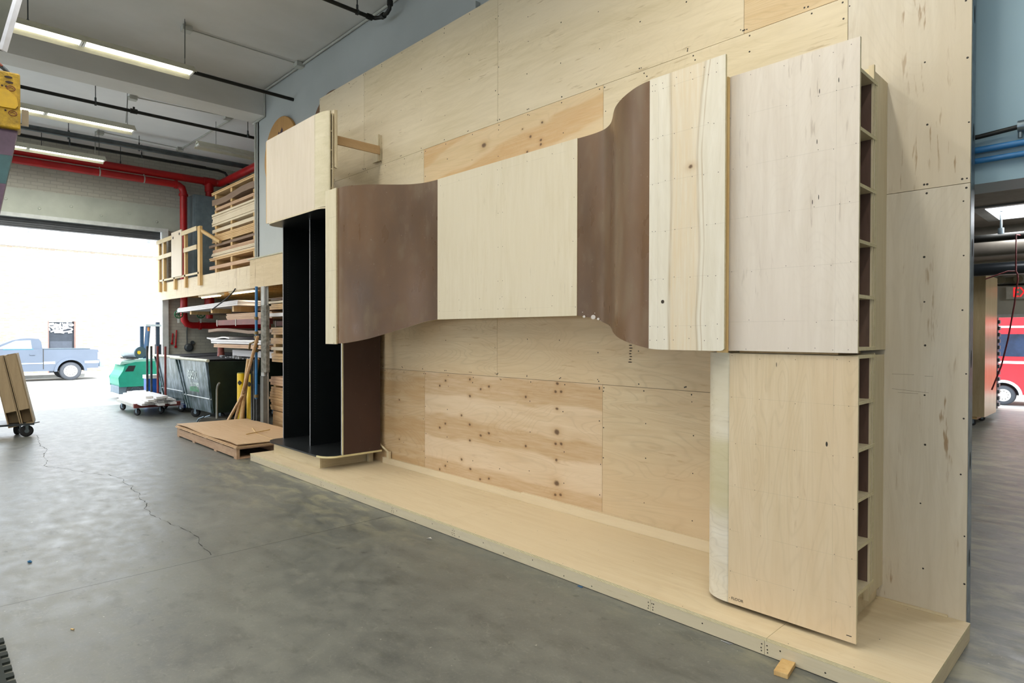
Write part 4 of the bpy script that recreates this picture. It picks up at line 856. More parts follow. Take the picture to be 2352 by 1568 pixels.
c = n.mix(n.rng(q, .4, .6), hexc('#3b5050'), hexc('#4a5c5e')); c = n.mix(n.rng(q2, .42, .62, 0, .95), c, hexc('#8795a0')); c = n.mix(n.rng(n.noise(n.map((9, 9, 2)), 2, 5), .6, .7, 0, .6), c, hexc('#1c2622'))
n.col(c); DMP_LIT = n.set(.32, .55)  # scuffed steel; light grey mix puts the door daylight into the front
DMP_SHADE = plain('dumpster_green_shade', '#1d2c23', .45, .3, .2, 3)  # darker copy of the same steel, for sides outside the door daylight
def dumpster(dx, dy, label):
    t = thing('dumpster', label, 'dumpster', (-12.7 + dx, 4.5 + dy, 0))
    bot = [(-13.30 + dx, 3.87 + dy, .18), (-11.93 + dx, 3.92 + dy, .18), (-11.93 + dx, 5.3 + dy, .18), (-13.30 + dx, 5.3 + dy, .18)]
    top = [(-13.72 + dx, 3.78 + dy, 1.13), (-11.86 + dx, 3.80 + dy, 1.13), (-11.80 + dx, 5.45 + dy, 1.13), (-13.72 + dx, 5.45 + dy, 1.13)]
    b = MB(); V = [Vector(q) for q in bot + top]
    b.add(V, [(3, 2, 1, 0), (0, 1, 5, 4)], 0); b.add(V, [(1, 2, 6, 5), (2, 3, 7, 6), (3, 0, 4, 7)], 1)
    inn = [q + (Vector((-12.7 + dx, 4.6 + dy, q.z)) - q) * .05 for q in V[4:]]; lowi = [Vector((-12.7 + dx + (q.x + 12.7 - dx) * .74, 4.6 + dy + (q.y - 4.6 - dy) * .74, .7)) for q in inn]
    b.add(V[4:] + inn + lowi, [(0, 1, 5, 4), (1, 2, 6, 5), (2, 3, 7, 6), (3, 0, 4, 7), (5, 4, 8, 9), (6, 5, 9, 10), (7, 6, 10, 11), (4, 7, 11, 8), (8, 11, 10, 9)], 1)
    b.build('body', [DMP_LIT, DMP_SHADE], t)
    MB().tube([(-13.85 + dx, 3.74 + dy, 1.15), (-11.72 + dx, 3.76 + dy, 1.15)], .028, 10).build('lift_bar', [plain('bar_white', '#c8c8b4', .5)], t)
    # ribs following the slanting front
    for fx in (.04, .13, .97):
        p = V[0].lerp(V[1], fx) + Vector((0, -.012, 0)); q_ = V[4].lerp(V[5], fx) + Vector((0, -.012, 0)); MB().tube([p, q_], .018, 4).build('rib', [DMP_LIT], t)
    p = V[0].lerp(V[4], .27) + Vector((0, -.008, 0)); q_ = V[1].lerp(V[5], .27) + Vector((0, -.008, 0)); MB().tube([p, q_], .012, 4).build('seam_weld', [plain('weld_light', '#b7bcbc', .4, .3)], t)
    MB().hexa([(-13.8 + dx, 4.0 + dy, 1.135), (-12.3 + dx, 3.98 + dy, 1.135), (-12.1 + dx, 5.3 + dy, 1.135), (-13.8 + dx, 5.3 + dy, 1.135)], [(-13.8 + dx, 4.0 + dy, 1.15), (-12.3 + dx, 3.98 + dy, 1.15), (-12.1 + dx, 5.3 + dy, 1.19), (-13.8 + dx, 5.3 + dy, 1.19)]).build('lid', [RUBBER], t)
    return t, V
d1, V = dumpster(0, 0, 'dark green steel dumpster with grey lit front, nearest to the bollards')
for x, y in ((-13.12, 3.98), (-12.1, 4.1), (-13.1, 5.1), (-12.1, 5.1)): caster(d1, x, y, .085, .05, .9, .18)
# faded lettering on the front, on the slanted plane
sl_ = math.atan2(.1, .95)
def on_front(x, z): return Vector((x, 3.87 + (x + 13.3) / 1.37 * .045 - (z - .18) / .95 * .11 - .004, z))
ta = MB()
def glyph(x, z, w, h, rows):
    cw, chh = w / len(rows[0]), h / len(rows)
    for j, rw in enumerate(rows):
        for i, c_ in enumerate(rw):
            if c_ == '#':
                a = on_front(x + i * cw, z - j * chh); b_ = on_front(x + (i + 1) * cw, z - j * chh); c2 = on_front(x + (i + 1) * cw, z - (j + 1) * chh); d = on_front(x + i * cw, z - (j + 1) * chh)
                ta.add([a, b_, c2, d], [(0, 3, 2, 1)])
glyph(-13.02, .93, .52, .16, ['.###.##.###.#.#', '##.#.#.#.#.#.#.', '#.##.###.#..#..', '#...##..#..#.#.', '.####.###.##..#'])
glyph(-12.92, .70, .14, .10, ['#.#.#', '.#.#.', '#.#.#']); glyph(-12.74, .71, .26, .13, ['##.##.##', '#.#.##.#', '##.#.###', '.##..##.'])
ta.build('faded_lettering', [plain('letter_white', '#c9d6d4', .5, 0, .2, 20)], d1)
MB().add([on_front(-12.98, .53), on_front(-12.5, .53), on_front(-12.5, .62), on_front(-12.65, .64), on_front(-12.98, .61)], [(0, 1, 2, 3, 4)]).build('green_sticker', [plain('sticker_green', '#3f8a62', .5, 0, .3, 9)], d1)
d2, _v = dumpster(-2.0, .12, 'second grey-green dumpster behind the lumber dolly, closer to the door')
for x, y in ((-15.12, 3.96), (-14.15, 4.02), (-15.1, 5.1), (-14.15, 5.1)): caster(d2, x, y, .085, .05, .4, .18)
one(MB().box(-14.9, -13.9, 3.98, 5.0, .1, .17), 'blue_skid', [plain('blue_paint_dark', '#122a5a', .4)], 'dark blue skid under the second dumpster', 'skid', (-14.4, 4.5, 0))
# loose white boards and scraps on the dumpster
for k in range(5):
    x0 = -12.95 + .12 * k; one(MB().box(x0, -10.75 + .02 * k, 4.62 + .15 * k, 4.74 + .15 * k, 1.192 + .018 * k, 1.31), 'white_board', [WOODS['white']], ['nearest', 'second', 'third', 'fourth', 'farthest'][k] + ' of the white boards lying on top of the nearest dumpster', 'board', (x0, 4.7, 1.2), 'white boards on the nearest dumpster')
sc1 = MB()
for k in range(16):
    x = -13.0 + k * .11; y = 4.3 + random.uniform(-.05, .1); sc1.box(x, x + .07, y, y + .05, 1.17, 1.19 + random.uniform(0, .03))
one(sc1, 'scrap_heap', [plain('scrap_mix', '#77787a', .6, 0, .8, 30)], 'loose grey scraps heaped along the dumpster rim', 'scraps', (-12.5, 4.4, 1.17))['kind'] = 'stuff'

for x, y, lb in ((-11.37, 4.2, 'left yellow steel bollard, partly behind the leaning boards'), (-10.93, 4.2, 'right yellow steel bollard beside the blue pipe')):
    o = thing('bollard', lb, 'bollard', (x, y, 0)); x_ = x
    M = Matrix.Translation((x, y, 0))
    MB().lathe((x, y, 0), (0, 0, 1), [(0, .062), (.92, .062), (.935, .052)], 24).build('post', [YEL], o)
    MB().lathe((x, y, .925), (0, 0, 1), [(0, .063), (.012, .055)], 24).build('cap', [plain('bollard_cap', '#8d8a3c', .5)], o)
    b = MB(); 
    pts = []
    for k in range(9):
        a = math.radians(-130 + k * 10 + (0)); pts.append(a)
    hh = [.0, .025, .045, .045, .045, .03, .015, .0, .0]
    vs = []
    for a, h_ in zip(pts, [0, .012, .024, .036, .046, .036, .024, .012, 0]):
        p = Vector((x + .0635 * math.cos(a + .9), y + .0635 * math.sin(a + .9), 0)); vs += [p + Vector((0, 0, .76 + h_)), p + Vector((0, 0, .76 - h_))]
    b.add(vs, [(2 * i, 2 * i + 1, 2 * i + 3, 2 * i + 2) for i in range(8)]); b.build('diamond_decal', [plain('decal_black', '#2d2b20', .6)], o)
# leaning boards
for i, (a, b_, w_, wd, lb) in enumerate((((-11.17, 4.0, 0), (-10.1, 4.0, 1.59), .028, 'tan', 'long thin board leaning steeply across the left bollard'),
        ((-11.56, 4.0, .0), (-10.71, 4.02, .66), .024, 'pink', 'upper of two short boards leaning at the foot of the left bollard'),
        ((-11.45, 3.96, .0), (-10.69, 3.98, .60), .024, 'tan', 'lower of two short boards leaning at the foot of the left bollard'),
        ((-10.96, 4.04, .0), (-10.58, 4.04, 1.2), .04, 'yellow', 'wide board standing between the two bollards'),
        ((-11.42, 4.34, .0), (-10.9, 4.31, 1.2), .045, 'tan', 'wide board standing right behind the right bollard'))):
    one(MB().tube([a, b_], w_, 4), 'leaning_board', [WOODS[wd]], lb, 'board', a)
# pallet jack / floor machine
o = thing('floor_machine', 'low grey floor machine with a bent upright handle in front of the dumpster', 'machine', (-11.9, 4.0, 0))
b = MB(); M = Matrix.Translation((-11.9, 3.98, .0)) @ Matrix.Rotation(.7, 4, 'Z')
b.prism([(-.30, .0), (-.28, .06), (-.2, .11), (.22, .11), (.28, .06), (.3, 0)], -.12, .12, M=M, axis='y'); b.build('body', [plain('machine_grey', '#4a463c', .5, .4, .2, 9)], o, bevel=.015)
MB().tube([(-11.79, 3.93, .1), (-11.78, 3.93, .62), (-11.74, 3.93, .70), (-11.66, 3.93, .75)], .018, 10).build('handle', [plain('handle_grey', '#9b9a92', .4, .3)], o)
MB().tube([M @ Vector((-.34, -.1, .02)), M @ Vector((-.3, -.1, .09)), M @ Vector((-.2, -.1, .125))], .014, 8).tube([M @ Vector((-.34, .1, .02)), M @ Vector((-.3, .1, .09)), M @ Vector((-.2, .1, .125))], .014, 8).build('bumper', [STEEL], o)
# pallet with panels
pt = thing('pallet', 'wide low wooden pallet on the floor left of the platform', 'pallet', (-9.3, 3.6, 0))
x0, x1, y0, y1 = -10.80, -8.27, 3.0, 4.09
for y in (y0, (y0 + y1) / 2 - .02, y1 - .04): MB().box(x0, x1, y, y + .04, .02, .125).build('stringer', [ply('pallet_wood', '#c4a27e', '#ad8865', 'x', '#7a5a3c', .6, .2, seed=90)], pt)
for x in (x0, x0 + .75, x1 - .85, x1 - .1): MB().box(x, x + .1, y0, y1, 0, .019).build('foot_board', [MATS['pallet_wood']], pt)
for x in (x0, x0 + .62, x0 + 1.25, x0 + 1.9, x1 - .12): MB().box(x, x + .12, y0, y1, .1255, .143).build('deck_board', [MATS['pallet_wood']], pt)
PNL = ply('pallet_panel', '#d3b48a', '#c9a678', 'x', '#9a7a4c', .2, .1, '#cfae82', seed=91)
for k in range(3):
    b = MB(); n_ = 14; za = .145 + k * .012; vs = []
    for i in range(n_ + 1):
        t = i / n_; x = x0 - .04 + (x1 - x0 + .06) * t; wv_ = (.012 * math.sin(t * 9) + .012) * (k == 2) + (k * .002)
        vs += [(x, y0 - .02 + .012 * k, za + wv_), (x, y1 + .02, za), (x, y1 + .02, za + .010), (x, y0 - .02 + .012 * k, za + .010 + wv_)]
    fs = []
    for i in range(n_):
        for j in range(4): fs.append((i * 4 + j, i * 4 + 4 + j, i * 4 + 4 + (j + 1) % 4, i * 4 + (j + 1) % 4))
    fs += [(0, 1, 2, 3), tuple(n_ * 4 + q for q in (3, 2, 1, 0))]
    one(b.add(vs, fs), 'tan_plywood', [PNL], ['lowest of the three tan panels stacked on the floor pallet', 'middle of the three tan panels stacked on the floor pallet', 'top tan panel on the floor pallet, with a warped front edge'][k], 'panel', (-9.5, 3.5, za))
one(MB().tube([(-9.6, 3.72, .186), (-9.0, 3.55, .186), (-8.35, 3.52, .186)], .012, 4), 'wood_stick', [P_PINE], 'longer pale stick of the crossed pair on the pallet', 'stick', (-9.3, 3.6, .18))
one(MB().tube([(-9.15, 3.8, .207), (-8.95, 3.38, .207)], .009, 4), 'wood_stick', [P_PINE], 'shorter pale stick crossing over the longer one on the pallet', 'stick', (-9.05, 3.6, .2))

# ================================================================== LUMBER DOLLY
ld = thing('lumber_dolly', 'low steel-wheeled dolly with four upright poles loaded with boards, by the roll-up door', 'dolly', (-14.9, 3.5, 0))
MB().box(-15.5, -14.0, 3.12, 3.92, .17, .23).build('deck', [plain('dolly_deck', '#bcbab2', .6)], ld)
MB().box(-14.02, -13.95, 3.10, 3.94, .16, .245).build('end_rail', [plain('dolly_red', '#7b3a36', .5)], ld)
for x, y, a in ((-15.33, 3.2, .5), (-14.1, 3.19, .6), (-14.12, 3.62, .7), (-14.95, 3.9, .3)): caster(ld, x, y, .07, .04, a, .17)
for x, y, m in ((-14.9, 3.85, STEELD), (-14.7, 3.88, STEELD), (-14.5, 3.82, plain('pole_red', '#7b2f28', .5)), (-14.1, 3.86, MATS['pole_red'])): 
    MB().tube([(x, y - .29 if x < -14.6 else y - .16, .2), (x, y - .29 if x < -14.6 else y - .16, 1.37)], .022, 8).build('pole', [m], ld)
k = 0
for lay, (n_, x0) in enumerate(((5, -15.6), (5, -15.55), (4, -15.5), (3, -15.3))):
    for i in range(n_):
        y = 3.16 + i * .12 + lay * .03; z = .232 + lay * .044
        one(MB().box(x0 + random.uniform(-.1, .1), -13.55 + random.uniform(-.18, .14), y, y + .11, z, z + .040), 'white_plank', [WOODS['white'], WOODS['yellow']], 'white plank on the lumber dolly, ' + ['bottom', 'second', 'third', 'top'][lay] + ' layer, ' + ['nearest', 'second', 'third', 'fourth', 'farthest'][i] + ' to the camera', 'lumber', (-14.5, y, z), 'white planks on the lumber dolly')

# ================================================================== LEFT CART WITH LEANING CASES
ct = thing('material_cart', 'wheeled cart at the left edge carrying two leaning plywood cases', 'cart', (-12.6, 1.1, 0))
YAW = 1.43
CM = Matrix.Translation((-12.43, 1.27, 0)) @ Matrix.Rotation(YAW, 4, 'Z')   # local x = along the cases' width, y = away
def cb(mb, *a, mi=0, R=None): 
    return mb.box(*a, mi, CM @ R if R else CM)
cb(MB(), -1.2, .10, -.12, .5, .185, .215).build('deck', [STEELD], ct)
for lx, ly, a in ((0.0, -.04, .25), (-.13, .32, 1.2), (-1.1, -.04, .6), (-1.1, .4, .4)):
    w_ = CM @ Vector((lx, ly, 0)); caster(ct, w_.x, w_.y, .09, .05, a + YAW, .185)
CASE = ply('case_ply', '#a8926a', '#9a8460', 'z', '#6e5a3c', .2, .1, seed=95); 
lean = Matrix.Translation((.10, 0, .217)) @ Matrix.Rotation(math.radians(-11), 4, 'Y')
def case(xa, xb, h, lb):
    o = thing('plywood_case', lb, 'case', (CM @ lean @ Vector(((xa + xb) / 2, .1, 0))))
    M = CM @ lean
    MB().box(xa, xb, -.10, .45, 0, .018, 0, M).box(xa, xa + .014, -.10, .45, .018, h, 0, M).box(xb - .014, xb, -.10, .45, .018, h, 0, M).box(xa, xb, .436, .45, .018, h, 0, M).build('shell', [CASE], o)
    MB().box(xa + .016, xb - .016, -.105, -.09, .24, h - .01, 0, M).build('door', [ply('case_door', '#b39c74', '#a58e68', 'z', '#6e5a3c', .2, .1, seed=96)], o)
    MB().box(xa + .016, xb - .016, .1, .11, .02, .24, 0, M).build('inner_panel', [CASE], o)
case(-.155, .0, 1.12, 'right one of two leaning plywood cases on the cart at the left edge')
case(-.325, -.165, 1.12, 'left one of two leaning plywood cases on the cart, cut by the frame')
MB().box(-1.2, -.62, -.08, .4, .22, .5, 0, CM).build('side_bin', [plain('bin_dark', '#20242c', .5)], ct)
MB().tube([CM @ Vector((.08, -.1, .21)), CM @ Vector((.17, -.1, .225))], .008, 6).build('latch_rod', [STEELD], ct)

# ================================================================== MACHINE AT THE LEFT EDGE
rV, uV, fV = r.copy(), Vector((0, 0, 1)), Vector((f.x, f.y, 0)).normalized(); rV = Vector((rV.x, rV.y, 0)).normalized()
HM = Matrix(((rV.x, fV.x, 0, -6.372), (rV.y, fV.y, 0, .612), (0, 0, 1, 0), (0, 0, 0, 1))) @ Matrix.Rotation(.66, 4, 'Z')   # local x right, y away, z up
mc = thing('lift_mast', 'leaning purple and teal painted mast with a yellow cast metal head at the left edge', 'machine', (-6.85, .066, 0))
def mz_(zt): return -.173 * (3.293 - zt)
def mast(z0, z1, m, name='mast_section', dx=.0):
    a0, a1 = mz_(z0) + dx, mz_(z1) + dx
    MB().hexa([HM @ Vector((a0 - .30, 0, z0)), HM @ Vector((a0, 0, z0)), HM @ Vector((a0, .12, z0)), HM @ Vector((a0 - .30, .12, z0))], [HM @ Vector((a1 - .30, 0, z1)), HM @ Vector((a1, 0, z1)), HM @ Vector((a1, .12, z1)), HM @ Vector((a1 - .30, .12, z1))]).build(name, [m], mc)
PUR = plain('faded_purple', '#6a5468', .5, 0, .15, 7); TEA = plain('faded_teal', '#3f6368', .5, 0, .15, 7)
mast(3.05, 3.30, PUR); mast(2.82, 3.049, TEA); mast(2.2, 2.819, PUR); mast(1.0, 2.199, TEA); mast(0.0, .999, PUR)
b = MB()
b.box(-.30, .012, -.05, .14, 3.255, 3.70, 0, HM)
b.build('yellow_head', [plain('worn_yellow', '#b8931a', .5, 0, .3, 12, bump=.4)], mc, bevel=.012)
for (lx, lz, w_, h_) in ((-.06, 3.655, .05, .018), (-.055, 3.615, .05, .018), (-.14, 3.63, .03, .045), (-.10, 3.58, .014, .014), (-.075, 3.58, .014, .014), (-.08, 3.39, .014, .014)):
    MB().prism([(lx + w_ * .5 * math.cos(a), lz + h_ * .5 * math.sin(a)) for a in [2 * PI * k / 14 for k in range(14)]], -.054, -.048, M=HM, axis='y').build('slot', [plain('slot_dark', '#3a2a26', .8)], mc)
b = MB()
for (lx, lz) in ((-.045, 3.57), (-.035, 3.375)):
    b.tube([HM @ Vector((lx + .026 * math.cos(a), -.052, lz + .02 * math.sin(a))) for a in [2 * PI * k / 16 for k in range(17)]], .003, 6)
    b.tube([HM @ Vector((lx - .018, -.052, lz)), HM @ Vector((lx, -.052, lz + .008)), HM @ Vector((lx + .018, -.052, lz - .004))], .003, 6)
b.build('cast_emblem', [plain('emblem_red', '#7a4028', .6)], mc)
b = MB().prism([(-.20, 3.43), (-.19, 3.50), (-.13, 3.55), (-.06, 3.55), (-.01, 3.50), (.0, 3.44), (-.02, 3.41), (-.2, 3.41)], -.065, -.05, M=HM, axis='y'); b.build('raised_plate', [plain('bright_yellow', '#d1a70c', .4, 0, .1, 9)], mc, bevel=.006)
MB().tube([HM @ Vector(q) for q in ((-.3, .05, 3.84), (-.16, .05, 3.80), (-.08, .05, 3.74), (-.04, .05, 3.695))], .016, 8).build('cable_loom', [plain('loom_dark', '#2f3a44', .6, 0, .3, 30)], mc)
MB().tube([HM @ Vector(q) for q in ((-.3, .03, 3.86), (-.17, .03, 3.82), (-.10, .03, 3.76))], .009, 8).build('red_cable', [plain('cable_red', '#8a4a3a', .6)], mc)
MB().box(.02, .065, .02, .04, 3.32, 3.44, 0, HM).box(-.02, .065, .02, .04, 3.31, 3.322, 0, HM).build('side_bracket', [plain('bracket_tan', '#a4957c', .5)], mc)
# steel channel hanging at the very top left
sc2 = thing('steel_channel', 'dark steel channel with a white edge slanting out of the top left corner', 'steel channel', (-6.48, .5, 3.9))
def slant(lx, z): return HM @ Vector((lx, 0, z))
a0, a1 = -.10, .31   # local x of the right edge at z 3.90 and z 5.74
for (o0, o1, m, nm) in ((-.14, -.022, plain('channel_dark', '#4b4d45', .5, .3), 'web'), (-.022, .0, plain('channel_white', '#c9ccd6', .4), 'white_flange'), (-.25, -.14, GREYPIPE, 'back_flange')):
    MB().hexa([slant(a0 + o0, 3.88), slant(a0 + o1, 3.88), slant(a0 + o1, 3.88) + fV * .05, slant(a0 + o0, 3.88) + fV * .05], [slant(a1 + o0, 5.755), slant(a1 + o1, 5.755), slant(a1 + o1, 5.755) + fV * .05, slant(a1 + o0, 5.755) + fV * .05]).build(nm, [m], sc2)
b = MB().tube([slant(-.155 + .012 * math.cos(a), 3.875 + .012 * math.sin(a)) for a in [2 * PI * k / 14 for k in range(15)]], .003, 6); b.build('ring', [STEELD], sc2)

# ================================================================== RIGHT: BACK ROOM
pipe('air_pipe', [(-1.5, 4.26, 2.655), (5, 4.26, 2.655)], .018, plain('blue_pipe_paint', '#2b6ea3'), 'upper plain blue air pipe on the blue-grey header wall')
pipe('air_pipe', [(-1.5, 4.26, 2.595), (5, 4.26, 2.595)], .016, MATS['blue_pipe_paint'], 'lower blue air pipe on the header wall')
def cl(o): MB().lathe((-.53, 4.25, 2.74), (1, 0, 0), [(0, .032), (.04, .032)], 14).tube([(-.52, 4.25, 2.72), (-.52, 4.25, 2.68)], .01).build('clamp', [STEEL], o)
pipe('black_conduit', [(-1.5, 4.25, 2.722), (-.7, 4.25, 2.725), (-.5, 4.25, 2.742), (5, 4.25, 2.80)], .013, BLKPIPE, 'black pipe above the blue ones on the header wall', extra=cl)
def dh(o):
    MB().tube([(-1.455, 10.36, 3.3), (-1.455, 10.36, 2.98)], .014, 8).lathe((-1.455, 10.36, 3.285), (0, 0, 1), [(0, .07), (.015, .07)], 14).lathe((-1.455, 10.36, 2.93), (0, 0, 1), [(0, .035), (.12, .035)], 12).build('drop_rod', [STEEL], o)
pipe('dark_pipe', [(-5.9, 10.36, 2.93), (7.9, 10.36, 2.93)], .05, BLKPIPE, 'dark pipe hung from a rod in the back room ceiling', extra=dh)
pipe('round_duct', [(-5.9, 11.0, 2.89), (7.9, 11.0, 2.89)], .14, plain('duct_taupe', '#6d6860', .4, .3), 'large taupe round duct across the back room, above the black duct', 'duct')
pipe('round_duct', [(-5.9, 11.6, 2.62), (7.9, 11.6, 2.62)], .095, plain('duct_black', '#22272b', .35, .3), 'black round duct below the taupe duct in the back room', 'duct')
struct(MB().box(-6, 8, 11.9, 12.0, 2.86, 3.3).build('trim_8', [plain('soffit', '#8f8a80', .7)]))
o = thing('ceiling_panel_light', 'bright square panel light in the back room ceiling', 'ceiling light', (-.6, 11.7, 3.29))
MB().box(-1.72, .6, 9.95, 11.2, 3.275, 3.299).build('frame', [plain('panel_frame', '#8d8f90', .4)], o)
MB().box(-1.58, .5, 10.05, 11.1, 3.270, 3.2745).build('diffuser', [emit('panel_glow', '#f4f8ff', 2.2)], o)
for py_, pe in ((6.6, 70), (14.6, 170)):  # two unseen lamps added to brighten the back room
    l = bpy.data.lights.new('panel', 'AREA'); l.shape = 'RECTANGLE'; l.size = 1.2; l.size_y = 1.2; l.energy = pe; q = bpy.data.objects.new('panel', l); COL.objects.link(q); q.location = (1.5, py_, 3.26)
    o2 = thing('ceiling_panel_light', 'added square fill light of the back room, outside the picture, %s one' % ('front' if py_ < 10 else 'rear'), 'ceiling light', (1.5, py_, 3.28))
    MB().box(.85, 2.15, py_ - .65, py_ + .65, 3.272, 3.299).build('frame', [plain('panel_frame', '#8d8f90', .4)], o2)
l = bpy.data.lights.new('panel', 'AREA'); l.shape = 'RECTANGLE'; l.size = 2; l.size_y = 1; l.energy = 130; q = bpy.data.objects.new('panel', l); COL.objects.link(q); q.location = (-.55, 10.57, 3.26)
o = thing('exit_sign', 'exit sign with red letters above the back room door', 'sign', (-2.0, 17.35, 2.43))
MB().box(-2.33, -1.68, 17.30, 17.38, 2.43, 2.70).build('case', [plain('sign_case', '#c9c9bc', .5)], o)
text_mesh('EXIT', .30, Matrix.Translation((-1.98 + 2.0, 17.297 - 17.35, 2.565 - 2.43)) @ Matrix.Rotation(PI / 2, 4, 'X') @ Matrix.Diagonal((.78, 1, 1, 1)), emit('exit_red', '#ff2a30', 1.2), 'lettering', o, .003)
o = thing('emergency_light', 'twin round emergency lamp on the wall above the exit sign', 'lamp', (-2.3, 17.3, 2.83))
for x in (-2.42, -2.12): MB().lathe((x, 17.38, 2.86), (0, -1, 0), [(0, .07), (.12, .085), (.13, .08)], 18).build('lamp_head', [plain('lamp_olive', '#7d7a64', .5)], o)
MB().box(-2.4, -2.1, 17.34, 17.38, 2.80, 2.9).build('base', [MATS['lamp_olive']], o)
pipe('wall_conduit', [(-5.9, 17.36, 2.75), (7.9, 17.36, 2.75)], .018, BLKPIPE, 'dark conduit running along the wall above the back room door')
one(MB().tube([(-1.253, 10, 2.56), (-1.253, 10, 2.44), (-1.235, 10, 2.40), (-1.231, 10, 2.34), (-1.243, 10, 2.23), (-1.263, 10, 2.02), (-1.324, 10, 1.576), (-1.387, 10, 1.242), (-1.482, 10, .93)], .009, 8).tube([(-1.253, 10, 2.44), (-1.33, 10, 2.445), (-1.56, 10, 2.36)], .008, 6).tube([(-1.253, 10, 2.56), (-1.253, 10, 2.9), (-1.253, 10.36, 2.93)], .008, 6), 'red_air_hose', [plain('hose_red', '#6e1f22', .5)], 'dark red hose hanging down in front of the back room door', 'hose', (-1.25, 10, 2.5))
wc = thing('wheeled_cabinet', 'tall pale plywood cabinet on casters in the back room', 'cabinet', (-2.6, 14, 0))
MB().box(-3.3, -2.14, 13.75, 14.9, .17, 2.72).build('body', [ply('wc_ply', '#cdb98a', '#bfa878', 'z', '#8a6a42', .1, .1, seed=98, rough=.25)], wc)
MB().box(-3.3, -2.225, 14.92, 15.5, .12, 2.68).build('glossy_panel', [ply('wc_gloss', '#cdb090', '#c4a584', 'z', '#8a6a42', .05, .05, seed=99, rough=.08)], wc)
MB().box(-3.28, -2.25, 13.78, 14.85, .12, .169).build('dolly_base', [P_PINE], wc)
for x, y in ((-2.33, 13.85), (-2.33, 14.7), (-3.1, 13.85), (-3.1, 14.7)): caster(wc, x, y, .055, .04, .4, .12)

# ---- red bus outside the back door
def wheel(par, c, ax, rr, w, rimc='#d5d4cc', name='wheel'):
    t = MB().lathe(Vector(c), ax, [(0, rr * .62), (.0, rr * .9), (w * .12, rr), (w * .88, rr), (w, rr * .9), (w, rr * .62)], 36).build(name, [plain('tyre', '#43464c', .7)], par)
    a = Vector(ax).normalized(); MB().lathe(Vector(c) - a * .006, ax, [(0, rr * .62), (.004, rr * .63), (w * .3, rr * .6)], 30).lathe(Vector(c) - a * .02, ax, [(0, rr * .16), (.02, rr * .2)], 16).build('rim', [plain('rim' + rimc, rimc, .4, .2)], t)
    b = MB(); o_ = a.orthogonal().normalized(); w_ = a.cross(o_)
    for k in range(10): b.disc(Vector(c) - a * .0075 + (o_ * math.cos(k * PI / 5) + w_ * math.sin(k * PI / 5)) * rr * .42, -a, rr * .045, 0, 8)
    b.build('lug_hole', [SCREW], t)
BX, BY, BZ = 0, 24.0, -.5
bus = thing('red_bus', 'bright red passenger bus parked outside the back room door', 'bus', (-2.0, 25, BZ))
RED = plain('bus_red', '#c4202c', .3, 0, .06, 2)
b = MB(); wx, wz, wr = -3.28, BZ + .31, .30
arch_pts = arc(wx, wz, .40, 0, 180, 14)
sidep = [(-7.0, BZ + .35), (-7.0, 2.2), (-6.8, 2.32), (3.8, 2.32), (4.0, 2.2), (4.0, BZ + .35)] + [(arch_pts[0][0], BZ + .35)] + [q for q in arch_pts if q[1] > BZ + .36] + [(arch_pts[-1][0], BZ + .35)]
b.prism(sidep, BY, BY + 1.9, axis='y'); b.build('body', [RED], bus)
MB().box(-7.01, 4.01, BY - .012, BY - .001, 1.87, 1.93).box(-7.01, 4.01, BY - .012, BY - .001, .78, .86).build('white_stripe', [WHITEM], bus)
for k in range(7):
    x = -6.7 + k * 1.45; MB().box(x, x + 1.36, BY - .01, BY - .001, 1.0, 1.68).build('window', [plain('bus_glass', '#1c2b45', .12, 0, .3, 2)], bus)
ar_o = arc(wx, wz, .47, 0, 180, 16); ar_i = arc(wx, wz, .39, 180, 0, 16)
MB().prism(ar_o + ar_i, BY - .05, BY - .002, axis='y').build('fender', [plain('fender_white', '#cdd3db', .4)], bus)
wheel(bus, (wx, BY + .02, wz), (0, 1, 0), wr, .22)
MB().prism(arc(wx, wz, .39, 0, 180, 14), BY + .25, BY + .3, axis='y').build('wheel_well', [RUBBER], bus)
wheel(bus, (-3.28 + 4.6, BY + .02, wz), (0, 1, 0), wr, .22)
struct(MB().box(-30, 30, 32, 33, -.6, 9).build('wall_street_far', [brick('brick_far', '#d8d0c4', '#cbbfb0', '#c9c4ba')]))

# ================================================================== STREET OUTSIDE THE ROLL-UP DOOR
bd = thing('brick_building', 'long pale brick building across the street beyond the roll-up door', 'building', (-35.2, 5, -.3))
BF = brick('brick_facade', '#94806c', '#a3937f', '#b5ab9c', 1.0)
MB().box(-36, -35, -25, 4.36, -.3, 5.5).box(-36, -35, 5.42, 30, -.3, 5.5).box(-36, -35, 4.36, 5.42, 2.2, 5.5).build('wall', [BF], bd)
MB().box(-36, -34.95, -25, 30, 5.5, 5.9).build('stone_band', [plain('stone_band', '#dcd8d0', .8)], bd)
MB().box(-36, -34.98, -25, 30, 5.9, 7.2).build('parapet', [plain('parapet', '#d9d8d8', .8)], bd)
MB().box(-35.0, -34.93, -25, 30, 5.86, 5.91).box(-35, -34.93, -25, 30, 5.52, 5.55).build('ledge_line', [plain('ledge_line', '#a8a4a0', .8)], bd)
for k in range(9):
    y = 1.3 + (k - 2) * 1.18; MB().box(-34.99, -34.96, y, y + .14, 6.15, 6.6).build('scupper', [plain('scupper_grey', '#76767c', .7)], bd)
dr = MB().box(-35.2, -35.12, 4.40, 5.38, -.16, 2.16); o = dr.build('door', [plain('door_slate', '#2e343c', .5)], bd)
MB().box(-35.119, -35.11, 4.45, 5.28, .1, 1.28).build('door_panel', [plain('door_slate_light', '#454b55', .5)], o)
MB().box(-35.5, -35.0, 5.36, 5.42, -.16, 2.2).box(-35.5, -35.0, 4.36, 4.40, -.16, 2.2).build('jamb', [plain('jamb_brick', '#8a6a60', .8)], bd)
